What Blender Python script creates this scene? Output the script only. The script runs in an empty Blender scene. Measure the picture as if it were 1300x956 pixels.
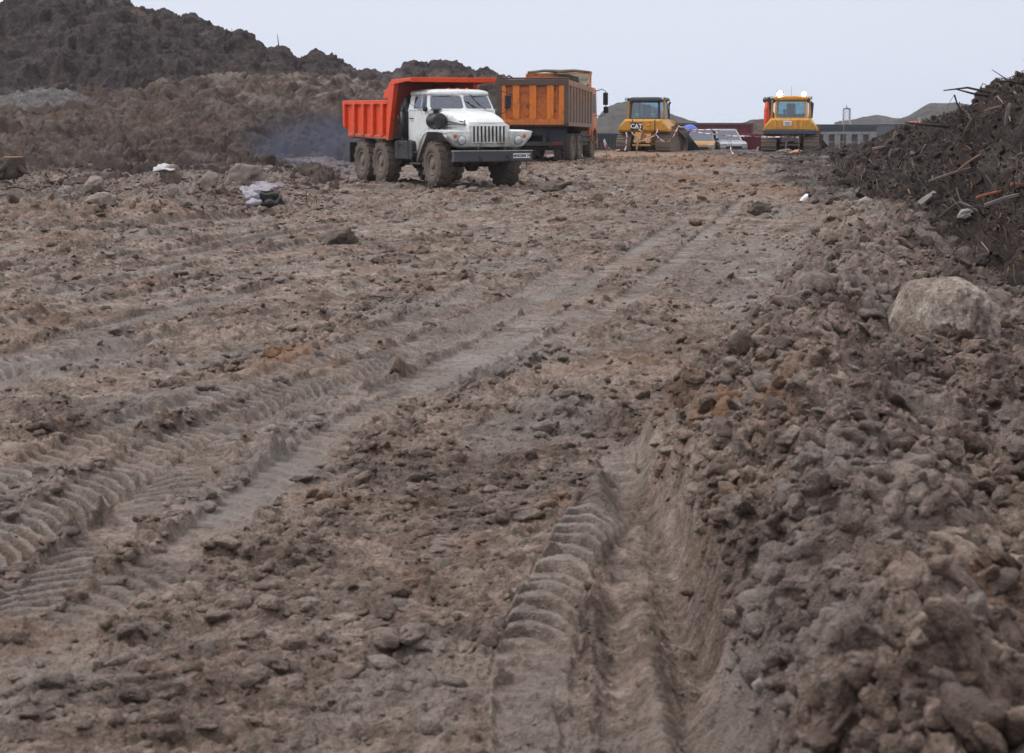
import bpy, math, random
import numpy as np
from mathutils import Vector, Matrix, Euler
random.seed(7)
RNG = np.random.default_rng(11)
sc = bpy.context.scene
COL = sc.collection
F = 2475.0; CX = 650.0; CY = 433.0; CAMH = 2.0; HZ = 149.0
PITCH = math.atan((CY - HZ) / F)
CP, SP = math.cos(PITCH), math.sin(PITCH)

def ray(px, py):
    u = (px - CX) / F; v = -(py - CY) / F
    return u, CP + v * SP, -SP + v * CP          # world x, y, z
def at(px, py, Y):                               # point seen at a photo pixel, Y metres ahead
    a, b, c = ray(px, py); t = Y / b
    return Vector((a * t, Y, CAMH + c * t))
def gp(px, py, z=0.0):                           # point on the level z under a photo pixel
    a, b, c = ray(px, py); t = (z - CAMH) / c
    return (a * t, b * t)

# ------------------------------------------------------------------ noise
_r = np.random.default_rng(3)
PERM = np.concatenate([_r.permutation(256)] * 3).astype(np.int32)
_a = _r.random(256) * 2 * np.pi
G2X, G2Y = np.cos(_a).astype(np.float32), np.sin(_a).astype(np.float32)
_g = _r.normal(size=(256, 3)); _g /= np.linalg.norm(_g, axis=1)[:, None]
G3 = _g.astype(np.float32)
RND = _r.random((256, 4)).astype(np.float32)

def pn(x, y, seed=0):
    x = np.asarray(x, np.float32) + seed * 17.31; y = np.asarray(y, np.float32) - seed * 9.77
    fx = np.floor(x); fy = np.floor(y); ix = fx.astype(np.int32) & 255; iy = fy.astype(np.int32) & 255
    x = x - fx; y = y - fy
    u = x * x * x * (x * (x * 6 - 15) + 10); v = y * y * y * (y * (y * 6 - 15) + 10)
    ix1 = (ix + 1) & 255; iy1 = (iy + 1) & 255
    a = PERM[PERM[ix] + iy]; b = PERM[PERM[ix1] + iy]; c = PERM[PERM[ix] + iy1]; d = PERM[PERM[ix1] + iy1]
    na = G2X[a] * x + G2Y[a] * y; nb = G2X[b] * (x - 1) + G2Y[b] * y
    nc = G2X[c] * x + G2Y[c] * (y - 1); nd = G2X[d] * (x - 1) + G2Y[d] * (y - 1)
    p = na + u * (nb - na); q = nc + u * (nd - nc)
    return (p + v * (q - p)) * 1.5
def pn3(x, y, z, seed=0):
    P = [np.asarray(x, np.float32) + seed * 7.3, np.asarray(y, np.float32) - seed * 3.1, np.asarray(z, np.float32) + seed * 5.7]
    I = [np.floor(p) for p in P]; W = [p - i for p, i in zip(P, I)]; I = [i.astype(np.int32) & 255 for i in I]
    S = [w * w * w * (w * (w * 6 - 15) + 10) for w in W]
    def cor(a, b, c):
        k = PERM[PERM[PERM[(I[0] + a) & 255] + ((I[1] + b) & 255)] + ((I[2] + c) & 255)]
        g = G3[k]; return g[..., 0] * (W[0] - a) + g[..., 1] * (W[1] - b) + g[..., 2] * (W[2] - c)
    def L(a, b, t): return a + t * (b - a)
    return L(L(L(cor(0,0,0), cor(1,0,0), S[0]), L(cor(0,1,0), cor(1,1,0), S[0]), S[1]),
             L(L(cor(0,0,1), cor(1,0,1), S[0]), L(cor(0,1,1), cor(1,1,1), S[0]), S[1]), S[2]) * 1.6
def fbm(x, y, s, o=4, seed=0, g=0.5, ridge=False):
    r = 0; a = 1.0; t = 0
    for k in range(o):
        n = pn(x * s, y * s, seed + k)
        if ridge: n = 1 - 2 * np.abs(n)
        r = r + a * n; t += a; a *= g; s *= 2.03
    return r / t
def fbm3(p, s, o=4, seed=0, g=0.5, ridge=False):
    r = 0; a = 1.0; t = 0
    for k in range(o):
        n = pn3(p[:, 0] * s, p[:, 1] * s, p[:, 2] * s, seed + k)
        if ridge: n = 1 - 2 * np.abs(n)
        r = r + a * n; t += a; a *= g; s *= 2.03
    return r / t
def clods(x, y, cell, dens, seed=0, rmin=0.25, rmax=0.62, flat=0.75):
    """domes of earth scattered on a grid of cells; dens (0..1 array) says how many there are"""
    x = x / cell + seed * 3.7; y = y / cell - seed * 5.1
    xw = x + 0.30 * pn(x * 1.7, y * 1.7, seed + 50) + 0.14 * pn(x * 4.7, y * 4.7, seed + 51); yw = y + 0.30 * pn(x * 1.7, y * 1.7, seed + 60) + 0.14 * pn(x * 4.7, y * 4.7, seed + 61)
    ix = np.floor(xw); iy = np.floor(yw); out = np.zeros_like(x)
    for a in (-1, 0, 1):
        for b in (-1, 0, 1):
            cx = ix + a; cy = iy + b
            k = PERM[PERM[(cx.astype(np.int32) + seed) & 255] + (cy.astype(np.int32) & 255)]
            R = RND[k]
            r = rmin + (rmax - rmin) * R[:, 2] ** 1.5
            dx = xw - cx - R[:, 0]; dy = yw - cy - R[:, 1]
            e = 0.35 * (R[:, 3] - 0.5)
            q = 1 - ((dx * (1 + e)) ** 2 + (dy * (1 - e)) ** 2) / (r * r)
            hgt = np.where((q > 0) & (R[:, 3] < dens), r * np.maximum(q, 0) ** 0.55 * (0.6 + 0.5 * R[:, 1]), 0)
            np.maximum(out, hgt, out=out)
    return out * cell * flat * (0.8 + 0.5 * pn(x * 3.1, y * 3.1, seed + 70))
def crumbs(x, y, cell, seed=0, gap=0.30):
    """packed broken lumps (Voronoi cells of uneven height with gaps between them), about -0.5..1"""
    x = x / cell * 0.72 + seed * 2.3; y = y / cell * 1.15 - seed * 4.7
    xw = x + 0.35 * pn(x * 1.1, y * 1.1, seed + 80) + 0.16 * pn(x * 3.7, y * 3.7, seed + 81); yw = y + 0.35 * pn(x * 1.1, y * 1.1, seed + 82) + 0.16 * pn(x * 3.7, y * 3.7, seed + 83)
    ix = np.floor(xw); iy = np.floor(yw); f1 = np.full_like(xw, 9.0); f2 = np.full_like(xw, 9.0); hh = np.zeros_like(xw); tx = np.zeros_like(xw)
    for a in (-1, 0, 1):
        for b in (-1, 0, 1):
            cx = ix + a; cy = iy + b; R = RND[PERM[PERM[(cx.astype(np.int32) + seed * 7) & 255] + (cy.astype(np.int32) & 255)]]
            dx = xw - cx - R[:, 0]; dy = yw - cy - R[:, 1]; d = np.sqrt(dx * dx + dy * dy); m = d < f1
            f2 = np.where(m, f1, np.minimum(f2, d)); f1 = np.where(m, d, f1); hh = np.where(m, R[:, 2], hh); tx = np.where(m, (R[:, 3] - 0.5) * dx * 1.4 + (R[:, 0] - 0.5) * dy * 1.4, tx)
    e = sst(0.0, gap * 1.5, f2 - f1); dome = np.sqrt(np.clip(1.15 - 1.3 * f1 * f1, 0, 1))
    return e * dome * (0.5 + 0.4 * hh + 0.4 * tx) + 0.3 * dome - 0.5
def crumbs3(P, cell, seed=0, gap=0.3):
    P = P / cell + seed * 3.1; P = P + 0.3 * np.stack([pn3(P[:, 0], P[:, 1], P[:, 2], seed + k) for k in range(3)], 1) + 0.13 * np.stack([pn3(P[:, 0] * 3, P[:, 1] * 3, P[:, 2] * 3, seed + 5 + k) for k in range(3)], 1)
    I = np.floor(P); n = len(P); f1 = np.full(n, 9.0); f2 = np.full(n, 9.0); hh = np.zeros(n)
    for a in (-1, 0, 1):
        for b in (-1, 0, 1):
            for c in (-1, 0, 1):
                Q = (I + (a, b, c)); J = Q.astype(np.int32) & 255; R = RND[PERM[PERM[PERM[J[:, 0]] + J[:, 1]] + J[:, 2]]]
                D = P - Q - R[:, :3]; d = np.sqrt((D * D).sum(1)); m = d < f1
                f2 = np.where(m, f1, np.minimum(f2, d)); f1 = np.where(m, d, f1); hh = np.where(m, R[:, 3], hh)
    e = sst(0.0, gap * 1.5, f2 - f1); dome = np.sqrt(np.clip(1.15 - 1.2 * f1 * f1, 0, 1))
    return e * dome * (0.45 + 0.45 * hh) + 0.35 * dome - 0.5
def sst(a, b, x):
    t = np.clip((x - a) / (b - a), 0, 1); return t * t * (3 - 2 * t)

# ------------------------------------------------------------------ mesh helpers
def link(o, parent=None):
    COL.objects.link(o)
    if parent is not None: o.parent = parent
    return o
def np_mesh(name, V, Q, mat, smooth=True, attrs=None, cols=None):
    V = np.ascontiguousarray(V, np.float32); Q = np.ascontiguousarray(Q, np.int32); n = Q.shape[1]
    me = bpy.data.meshes.new(name)
    me.vertices.add(len(V)); me.vertices.foreach_set('co', V.ravel())
    me.loops.add(Q.size); me.loops.foreach_set('vertex_index', Q.ravel())
    me.polygons.add(len(Q)); me.polygons.foreach_set('loop_start', np.arange(0, Q.size, n, dtype=np.int32))
    try: me.polygons.foreach_set('loop_total', np.full(len(Q), n, np.int32))
    except Exception: pass
    if smooth: me.polygons.foreach_set('use_smooth', np.ones(len(Q), bool))
    if cols is not None:
        a = me.color_attributes.new('soil', 'FLOAT_COLOR', 'POINT')
        c = np.ones((len(V), 4), np.float32); c[:, :cols.shape[1]] = cols
        a.data.foreach_set('color', c.ravel())
    me.update(calc_edges=True)
    me.materials.append(mat)
    return me
def grid_quads(nr, nc):
    i = np.arange((nr - 1) * (nc - 1)); r = i // (nc - 1); c = i % (nc - 1); a = r * nc + c
    return np.stack([a, a + 1, a + nc + 1, a + nc], 1)

class MB:
    """collects pieces of one part, then links them as one mesh object"""
    def __init__(s): s.v = []; s.f = []; s.m = []; s.s = []
    def add(s, vs, fs, m=0, smooth=False):
        o = len(s.v); s.v += [tuple(v) for v in vs]; s.f += [tuple(i + o for i in f) for f in fs]
        s.m += [m] * len(fs); s.s += [smooth] * len(fs)
        return s
    def box(s, c, d, rot=None, m=0):
        x, y, z = d[0] / 2, d[1] / 2, d[2] / 2
        vs = [Vector((a * x, b * y, e * z)) for e in (-1, 1) for b in (-1, 1) for a in (-1, 1)]
        if rot is not None: R = Euler(rot).to_matrix(); vs = [R @ v for v in vs]
        c = Vector(c)
        return s.add([v + c for v in vs], [(0,2,3,1),(4,5,7,6),(0,1,5,4),(2,6,7,3),(0,4,6,2),(1,3,7,5)], m)
    def bb(s, x0, x1, y0, y1, z0, z1, m=0): return s.box(((x0+x1)/2, (y0+y1)/2, (z0+z1)/2), (x1-x0, y1-y0, z1-z0), None, m)
    def prism(s, poly, y0, y1, m=0, ax='y'):      # poly in (x,z) extruded along y (ax y) / (y,z) along x / (x,y) along z
        n = len(poly)
        def mk(p, t): return {'y': (p[0], t, p[1]), 'x': (t, p[0], p[1]), 'z': (p[0], p[1], t)}[ax]
        vs = [mk(p, y0) for p in poly] + [mk(p, y1) for p in poly]
        fs = [tuple(range(n)), tuple(range(2 * n - 1, n - 1, -1))] + [(i, (i + 1) % n + 0, (i + 1) % n + n, i + n) for i in range(n)]
        return s.add(vs, fs, m)
    def loft(s, rings, m=0, cap=True, smooth=True, closed=True):
        n = len(rings[0]); vs = [p for r in rings for p in r]; fs = []
        for k in range(len(rings) - 1):
            for i in range(n if closed else n - 1):
                j = (i + 1) % n; fs.append((k * n + i, k * n + j, (k + 1) * n + j, (k + 1) * n + i))
        s.add(vs, fs, m, smooth)
        if cap and closed:
            o = len(s.v) - len(vs)
            s.f.append(tuple(o + i for i in range(n))[::-1]); s.f.append(tuple(o + (len(rings) - 1) * n + i for i in range(n)))
            s.m += [m, m]; s.s += [False, False]
        return s
    def cyl(s, p0, p1, r0, r1=None, n=16, m=0, smooth=True, cap=True):
        r1 = r0 if r1 is None else r1; p0 = Vector(p0); p1 = Vector(p1); d = (p1 - p0).normalized()
        u = d.orthogonal().normalized(); w = d.cross(u)
        rg = [[p + (u * math.cos(2*math.pi*i/n) + w * math.sin(2*math.pi*i/n)) * r for i in range(n)] for p, r in ((p0, r0), (p1, r1))]
        return s.loft(rg, m, cap, smooth)
    def tube(s, pts, r, n=8, m=0):
        pts = [Vector(p) for p in pts]; rg = []; u = None
        for i, p in enumerate(pts):
            d = (pts[min(i+1, len(pts)-1)] - pts[max(i-1, 0)]).normalized()
            if u is None: u = d.orthogonal().normalized()
            u = (u - d * u.dot(d)).normalized(); w = d.cross(u)
            rr = r[i] if isinstance(r, (list, tuple)) else r
            rg.append([p + (u * math.cos(2*math.pi*k/n) + w * math.sin(2*math.pi*k/n)) * rr for k in range(n)])
        return s.loft(rg, m, True, True)
    def lathe(s, prof, c, axis='y', n=32, m=0):   # prof: (offset along axis, radius)
        rg = []
        for t, r in prof:
            ring = []
            for i in range(n):
                a = 2 * math.pi * i / n; p, q = r * math.cos(a), r * math.sin(a)
                ring.append({'y': (c[0]+p, c[1]+t, c[2]+q), 'x': (c[0]+t, c[1]+p, c[2]+q), 'z': (c[0]+p, c[1]+q, c[2]+t)}[axis])
            rg.append(ring)
        return s.loft(rg, m, True, True)
    def build(s, name, mat, parent=None, bevel=0.0, seg=2, sub=0):
        me = bpy.data.meshes.new(name); me.from_pydata(s.v, [], s.f)
        mats = mat if isinstance(mat, (list, tuple)) else [mat]
        for a in mats: me.materials.append(a)
        me.polygons.foreach_set('material_index', s.m); me.polygons.foreach_set('use_smooth', s.s)
        import bmesh
        bm = bmesh.new(); bm.from_mesh(me); bmesh.ops.recalc_face_normals(bm, faces=bm.faces); bm.to_mesh(me); bm.free()
        me.update(); o = bpy.data.objects.new(name, me); link(o, parent)
        if bevel > 0:
            b = o.modifiers.new('bevel', 'BEVEL'); b.width = bevel; b.segments = seg; b.limit_method = 'ANGLE'; b.angle_limit = math.radians(35)
            b.harden_normals = False
        if sub:
            q = o.modifiers.new('sub', 'SUBSURF'); q.levels = sub; q.render_levels = sub
        return o
def tag(o, label=None, cat=None, group=None, kind=None):
    if label: o['label'] = label
    if cat: o['category'] = cat
    if group: o['group'] = group
    if kind: o['kind'] = kind
    return o
def thing(name, label, cat, loc=(0,0,0), rot=(0,0,0), group=None):
    o = bpy.data.objects.new(name, None); o.empty_display_size = 0.3; link(o); o.location = loc; o.rotation_euler = rot
    return tag(o, label, cat, group)
def sub_empty(name, parent, loc=(0,0,0), rot=(0,0,0)):
    o = bpy.data.objects.new(name, None); o.empty_display_size = 0.1; link(o, parent); o.location = loc; o.rotation_euler = rot
    return o
def copy_tree(o, parent=None):
    c = o.copy(); COL.objects.link(c); c.parent = parent
    for ch in list(o.children): copy_tree(ch, c)
    return c
def text_mesh(name, body, size, mat, parent, M, thick=0.004, bold=0.0):
    cu = bpy.data.curves.new(name, 'FONT'); cu.body = body; cu.size = size; cu.extrude = thick; cu.align_x = 'CENTER'; cu.align_y = 'CENTER'; cu.offset = bold
    cu.resolution_u = 3
    t = bpy.data.objects.new('tmp_text', cu); COL.objects.link(t)
    dg = bpy.context.evaluated_depsgraph_get(); me = bpy.data.meshes.new_from_object(t.evaluated_get(dg)); me.name = name
    bpy.data.objects.remove(t); bpy.data.curves.remove(cu)
    me.materials.clear(); me.materials.append(mat); me.transform(M)
    return link(bpy.data.objects.new(name, me), parent)

# ------------------------------------------------------------------ materials
class NT:
    def __init__(s, name):
        s.mat = bpy.data.materials.new(name); s.mat.use_nodes = True; s.t = s.mat.node_tree; s.t.nodes.clear()
        s.out = s.n('ShaderNodeOutputMaterial')
    def n(s, t, **k):
        x = s.t.nodes.new(t)
        for a, b in k.items(): setattr(x, a, b)
        return x
    def l(s, a, b): s.t.links.new(a, b)
    def noise(s, vec, scale, detail=5, rough=0.6, dist=0.0):
        x = s.n('ShaderNodeTexNoise'); x.inputs['Scale'].default_value = scale; x.inputs['Detail'].default_value = detail
        x.inputs['Roughness'].default_value = rough; x.inputs['Distortion'].default_value = dist
        if vec is not None: s.l(vec, x.inputs['Vector'])
        return x.outputs['Fac']
    def ramp(s, fac, stops):
        x = s.n('ShaderNodeValToRGB'); e = x.color_ramp.elements
        while len(e) < len(stops): e.new(0.5)
        for k, (p, c) in enumerate(stops):
            e[k].position = p; e[k].color = (c, c, c, 1) if isinstance(c, (int, float)) else (*c, 1)
        s.l(fac, x.inputs['Fac']); return x.outputs['Color']
    def mix(s, fac, a, b, mode='MIX'):
        x = s.n('ShaderNodeMix', data_type='RGBA', blend_type=mode)
        for i, v in ((0, fac), (6, a), (7, b)):
            if hasattr(v, 'is_linked') or hasattr(v, 'links'): s.l(v, x.inputs[i])
            elif isinstance(v, (int, float)): x.inputs[i].default_value = v
            else: x.inputs[i].default_value = (*v, 1)
        return x.outputs[2]
    def math(s, op, a, b=0.0, clamp=False):
        x = s.n('ShaderNodeMath', operation=op, use_clamp=clamp)
        for i, v in ((0, a), (1, b)):
            if isinstance(v, (int, float)): x.inputs[i].default_value = v
            else: s.l(v, x.inputs[i])
        return x.outputs[0]
    def bsdf(s, col, rough=0.7, metal=0.0, bump=None, bstr=0.3, bdist=0.02, spec=0.5, coat=0.0):
        b = s.n('ShaderNodeBsdfPrincipled')
        for k, v in (('Base Color', col), ('Roughness', rough), ('Metallic', metal), ('Specular IOR Level', spec), ('Coat Weight', coat)):
            if isinstance(v, (int, float)): b.inputs[k].default_value = v
            elif isinstance(v, tuple): b.inputs[k].default_value = (*v, 1)
            else: s.l(v, b.inputs[k])
        if bump is not None:
            bp = s.n('ShaderNodeBump'); bp.inputs['Strength'].default_value = bstr; bp.inputs['Distance'].default_value = bdist
            s.l(bump, bp.inputs['Height']); s.l(bp.outputs[0], b.inputs['Normal'])
        s.l(b.outputs[0], s.out.inputs['Surface']); s.b = b
        return s.mat
def obj_co(t): return t.n('ShaderNodeTexCoord').outputs['Object']
def world_pos(t): return t.n('ShaderNodeNewGeometry').outputs['Position']

MUD = (0.13, 0.098, 0.077)
def paint(name, col, mud=0.45, low=0.9, high=1.8, rough=0.45, scale=1.0, rust=0.0, chips=None, mudcol=MUD, coat=0.0):
    """vehicle paint: dirt that thickens towards the ground, speckled grime, optional rust and chips"""
    t = NT(name); co = obj_co(t)
    sep = t.n('ShaderNodeSeparateXYZ'); t.l(co, sep.inputs[0])
    n1 = t.noise(co, 1.7 * scale, 7, 0.62); n2 = t.noise(co, 9 * scale, 5, 0.6); n3 = t.noise(co, 38 * scale, 3, 0.5)
    z = t.n('ShaderNodeMapRange'); z.inputs['From Min'].default_value = high; z.inputs['From Max'].default_value = low
    t.l(sep.outputs[2], z.inputs['Value'])
    f = t.math('ADD', t.math('MULTIPLY', z.outputs[0], 0.55), t.math('SUBTRACT', n1, 0.5))
    f = t.math('ADD', f, t.math('MULTIPLY', t.math('SUBTRACT', n2, 0.5), 0.45))
    f = t.math('ADD', f, mud - 0.35)
    f = t.ramp(f, [(0.12, 0.0), (0.62, 1.0)])
    base = t.mix(t.ramp(n2, [(0.3, 0.0), (0.75, 0.35)]), col, tuple(c * 0.72 + 0.01 for c in col))
    if rust > 0:
        base = t.mix(t.math('MULTIPLY', t.ramp(t.noise(co, 4 * scale, 8, 0.7, 0.5), [(0.5, 0.0), (0.62, 1.0)]), rust), base, (0.10, 0.045, 0.028))
    if chips:
        base = t.mix(t.ramp(n3, [(0.62, 0.0), (0.68, 0.7)]), base, chips)
    c = t.mix(t.math('MULTIPLY', f, 0.85), base, mudcol)
    r = t.math('ADD', t.math('MULTIPLY', f, 0.35), rough, True)
    return t.bsdf(c, r, 0.0, t.math('ADD', t.math('MULTIPLY', f, 0.5), t.math('MULTIPLY', n3, 0.25)), 0.25, 0.01, 0.5, coat)
def plain(name, col, rough=0.6, metal=0.0, var=0.25, scale=12, spec=0.5, bump=0.15):
    t = NT(name); co = obj_co(t); n = t.noise(co, scale, 5, 0.6)
    c = t.mix(t.ramp(n, [(0.3, 0.0), (0.7, 1.0)]), tuple(k * (1 - var) for k in col), tuple(min(k * (1 + var), 0.9) for k in col))
    return t.bsdf(c, rough, metal, n, bump, 0.01, spec)
def emit(name, col, s):
    t = NT(name); e = t.n('ShaderNodeEmission'); e.inputs[0].default_value = (*col, 1); e.inputs[1].default_value = s
    t.l(e.outputs[0], t.out.inputs[0]); return t.mat
def glass(name, tint=(0.55, 0.62, 0.66), see=0.5, rough=0.03):
    t = NT(name); co = obj_co(t)
    tr = t.n('ShaderNodeBsdfTransparent'); tr.inputs[0].default_value = (*[c * see for c in tint], 1)
    gl = t.n('ShaderNodeBsdfGlossy'); gl.inputs['Roughness'].default_value = rough; gl.inputs[0].default_value = (0.68, 0.76, 0.92, 1)
    di = t.n('ShaderNodeBsdfDiffuse'); di.inputs[0].default_value = (*MUD, 1)
    lw = t.n('ShaderNodeLayerWeight'); fr = t.ramp(lw.outputs['Facing'], [(0.0, 0.16), (0.5, 0.22), (0.8, 0.4), (1.0, 0.95)])
    m = t.n('ShaderNodeMixShader'); t.l(fr, m.inputs[0]); t.l(tr.outputs[0], m.inputs[1]); t.l(gl.outputs[0], m.inputs[2])
    m2 = t.n('ShaderNodeMixShader'); t.l(t.ramp(t.noise(co, 6, 6, 0.65), [(0.45, 0.02), (0.8, 0.35)]), m2.inputs[0]); t.l(m.outputs[0], m2.inputs[1]); t.l(di.outputs[0], m2.inputs[2])
    t.l(m2.outputs[0], t.out.inputs[0]); return t.mat

def soil(name, lo, mid, hi, s=1.0, rough=(0.55, 0.9), bump=0.6, fib=0.0, attr=False):
    """earth: clumps of three shades, grit, darker wet patches; attr mixes in orange clay / black peat / pale silt by vertex"""
    t = NT(name); co = world_pos(t)
    n1 = t.noise(co, 0.55 * s, 6, 0.6, 0.6); n2 = t.noise(co, 4.2 * s, 7, 0.65, 0.4); n3 = t.noise(co, 26 * s, 5, 0.7); n4 = t.noise(co, 110 * s, 3, 0.6)
    f = t.math('ADD', t.math('ADD', t.math('MULTIPLY', n1, 0.28), t.math('MULTIPLY', n2, 0.40)), t.math('MULTIPLY', n3, 0.32))
    c = t.ramp(f, [(0.41, lo), (0.5, mid), (0.60, hi)])
    if attr:
        at_ = t.n('ShaderNodeAttribute'); at_.attribute_name = 'soil'; sp = t.n('ShaderNodeSeparateColor'); t.l(at_.outputs['Color'], sp.inputs[0])
        br = t.math('ADD', t.math('MULTIPLY', t.math('SUBTRACT', n2, 0.5), 1.6), t.math('SUBTRACT', n3, 0.5))
        def msk(ch): return t.math('MULTIPLY', sp.outputs[ch], t.math('ADD', br, 1.0, False), True)
        c = t.mix(msk(0), c, t.mix(n3, (0.17, 0.085, 0.045), (0.30, 0.17, 0.095)))
        c = t.mix(msk(1), c, t.mix(n3, (0.026, 0.017, 0.015), (0.070, 0.048, 0.041)))
        c = t.mix(msk(2), c, t.mix(n3, (0.17, 0.142, 0.125), (0.30, 0.262, 0.235)))
    g = t.ramp(n4, [(0.3, 0.82), (0.5, 1.0), (0.75, 1.22)])
    c = t.mix(1.0, c, g, 'MULTIPLY')
    wet = t.ramp(t.noise(co, 1.3 * s, 5, 0.6, 0.8), [(0.42, rough[1]), (0.62, rough[0])])
    h = t.math('ADD', t.math('ADD', n3, t.math('MULTIPLY', n4, 0.45)), t.math('MULTIPLY', n2, 0.8))
    if fib > 0:
        mp = t.n('ShaderNodeMapping'); mp.inputs['Rotation'].default_value = (0.4, 0.5, 0.6); mp.inputs['Scale'].default_value = (22 * s, 3 * s, 9 * s); t.l(co, mp.inputs[0])
        h = t.math('ADD', h, t.math('MULTIPLY', t.noise(mp.outputs[0], 1.0, 5, 0.7, 1.2), fib))
    return t.bsdf(c, wet, 0.0, h, bump, 0.05 / s, 0.30)
# ------------------------------------------------------------------ the ground
# wheel ruts: centre line picked on the level ground, width, depth, lug pitch (0 = smooth), heap at the edges
def trk(pts, w, dep, lug, ridge, lugh=0.03, mirror=1, z=0.0, fade=1.0, slope=1.8):
    P = sorted([gp(px, py, z) for px, py in pts], key=lambda p: p[1])
    Y = np.array([p[1] for p in P]); X = np.array([p[0] for p in P])
    ys = np.linspace(Y[0], Y[-1], 160); xs = np.interp(ys, Y, X)
    k = np.ones(19) / 19; xp = np.pad(xs, 9, 'reflect', reflect_type='odd'); xs = np.convolve(xp, k, 'valid')
    s = np.concatenate([[0], np.cumsum(np.hypot(np.diff(xs), np.diff(ys)))])
    sl = np.gradient(xs, ys)
    return dict(y=ys, x=xs, s=s, sl=sl, w=w, d=dep, lug=lug * (1.0 if lug == .17 or lug == .16 and slope > 1.15 else 1.3), slope=slope, r=ridge, lh=lugh, m=mirror, f=fade)
TRACKS = [
    trk([(-150,700),(40,607),(100,580),(170,550),(250,518),(350,482),(430,450),(500,420),(560,396),(620,366)], 0.42, 0.02, 0.17, 0.012, 0.062, slope=1.1),
    trk([(-120,790),(20,700),(70,668),(130,630),(200,588),(280,545),(380,502),(470,466),(540,436),(600,408),(660,380)], 0.38, 0.018, 0.16, 0.008, 0.058, slope=1.2),
    trk([(330,545),(430,500),(520,455),(600,415),(670,375),(720,340)], 0.34, 0.012, 0.15, 0.01, 0.034, slope=1.2),
    trk([(0,800),(120,700),(220,620),(330,548),(450,490),(560,440),(660,395),(730,355)], 0.30, 0.008, 0.12, 0.0, 0.022, slope=-1.0),
    trk([(100,800),(220,715),(330,632),(430,560),(540,498),(640,445),(740,395)], 0.32, 0.006, 0.13, 0.0, 0.020, slope=1.0),
    trk([(-200,560),(-60,500),(8,472),(50,456),(115,433),(160,414),(215,400),(275,388)], 0.38, 0.025, 0.18, 0.015, 0.065, slope=1.4),
    trk([(-200,520),(-40,465),(30,445),(110,420),(190,400),(290,380),(400,355)], 0.36, 0.025, 0.18, 0.015, 0.05, slope=-1.2),
    trk([(-200,470),(-20,418),(77,399),(135,383),(230,364),(330,345)], 0.40, 0.03, 0.18, 0.03, 0.06, slope=1.3),
    trk([(-200,420),(0,385),(110,366),(220,345),(330,322),(450,300)], 0.42, 0.04, 0.20, 0.03, 0.055, slope=1.3),
    trk([(-200,395),(0,362),(140,338),(280,316),(400,296),(520,282)], 0.42, 0.03, 0.20, 0.02, 0.055, slope=-1.2),
    trk([(-200,325),(0,306),(150,296),(270,283),(330,273),(430,262),(500,252)], 0.5, 0.04, 0.26, 0.03, 0.07, slope=1.2),
    trk([(560,520),(640,480),(720,430),(790,385),(860,335),(910,290),(950,250)], 0.34, 0.008, 0.16, 0.01, 0.022, slope=1.0),
    trk([(500,500),(600,450),(680,405),(760,355),(830,310),(880,275)], 0.34, 0.008, 0.16, 0.01, 0.024, slope=-1.0),
    #trk([(700,550),(780,470),(850,400),(905,340),(950,285),(985,245)], 0.36, 0.010, 0.17, 0.015, 0.02, slope=1.0),
    trk([(672,880),(690,800),(722,735),(752,690),(785,640),(800,615)], 0.29, -0.045, 0.15, 0.02, 0.078, slope=0.5),
    trk([(850,1000),(838,900),(822,800),(806,720),(800,650),(808,600)], 0.18, -0.03, 0.0, 0.02),
    trk([(925,1000),(892,900),(862,800),(836,720),(806,655),(792,615)], 0.26, 0.05, 0.0, 0.03),
    trk([(790,900),(792,800),(788,730),(780,690),(785,650)], 0.18, 0.025, 0.0, 0.02),
    trk([(200,500),(300,466),(350,452),(420,424),(480,398)], 0.16, -0.02, 0.0, 0.0),
    trk([(420,640),(455,592),(506,561),(565,524),(631,482),(700,445)], 0.16, -0.03, 0.0, 0.0),
    trk([(0,345),(200,320),(400,290),(560,270),(700,255)], 0.5, 0.05, 0.24, 0.04, 0.05),
    trk([(-150,530),(0,487),(120,455),(260,420),(400,385),(520,350),(610,320)], 0.30, 0.03, 0.0, 0.03),
    #trk([(420,330),(520,318),(600,318),(660,330),(700,352),(690,385),(650,420)][::-1][:5], 0.34, 0.02, 0.17, 0.02, 0.03),
]
FLOW_Y = np.array([0, 5, 7, 11, 15, 20, 25, 35, 45, 70, 120.]); FLOW_S = np.array([.08, .08, .12, .17, .2, .26, .33, .35, .33, .2, .1])
FY = np.linspace(0, 130, 400); FX = np.concatenate([[0], np.cumsum(np.interp(0.5 * (FY[1:] + FY[:-1]), FLOW_Y, FLOW_S) * np.diff(FY))])
# berm on the right: toe (left foot), crest and far foot
TOE = np.array(sorted([gp(*p)[::-1] for p in [(915,1050),(893,900),(872,800),(840,700),(812,640),(800,590),(835,540),(885,480),(930,430),(975,380),(1010,335),(1030,300),(1045,270)]]))
CRE = np.array(sorted([gp(*p)[::-1] for p in [(1150,1050),(1130,900),(1085,760),(1045,660),(1035,560),(1045,480),(1070,420),(1090,370),(1105,330),(1115,300),(1120,283)]]))
PTO = np.array(sorted([gp(*p)[::-1] for p in [(985,213),(1030,238),(1075,258),(1115,270),(1155,280),(1200,310),(1245,350),(1300,385),(1500,470)]]))  # foot of the peat heap
def berm_amt(x, y):
    wob = 0.10 * pn(y * 1.1, y * 0 + 3, 9) + 0.05 * pn(y * 3.1, y * 0, 19)
    tx = np.interp(y, TOE[:, 0], TOE[:, 1]) + wob; cx = np.interp(y, CRE[:, 0], CRE[:, 1]) + wob
    up = np.clip((x - tx) / np.maximum(cx - tx, 0.2), 0, 3)
    return tx, cx, up
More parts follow.
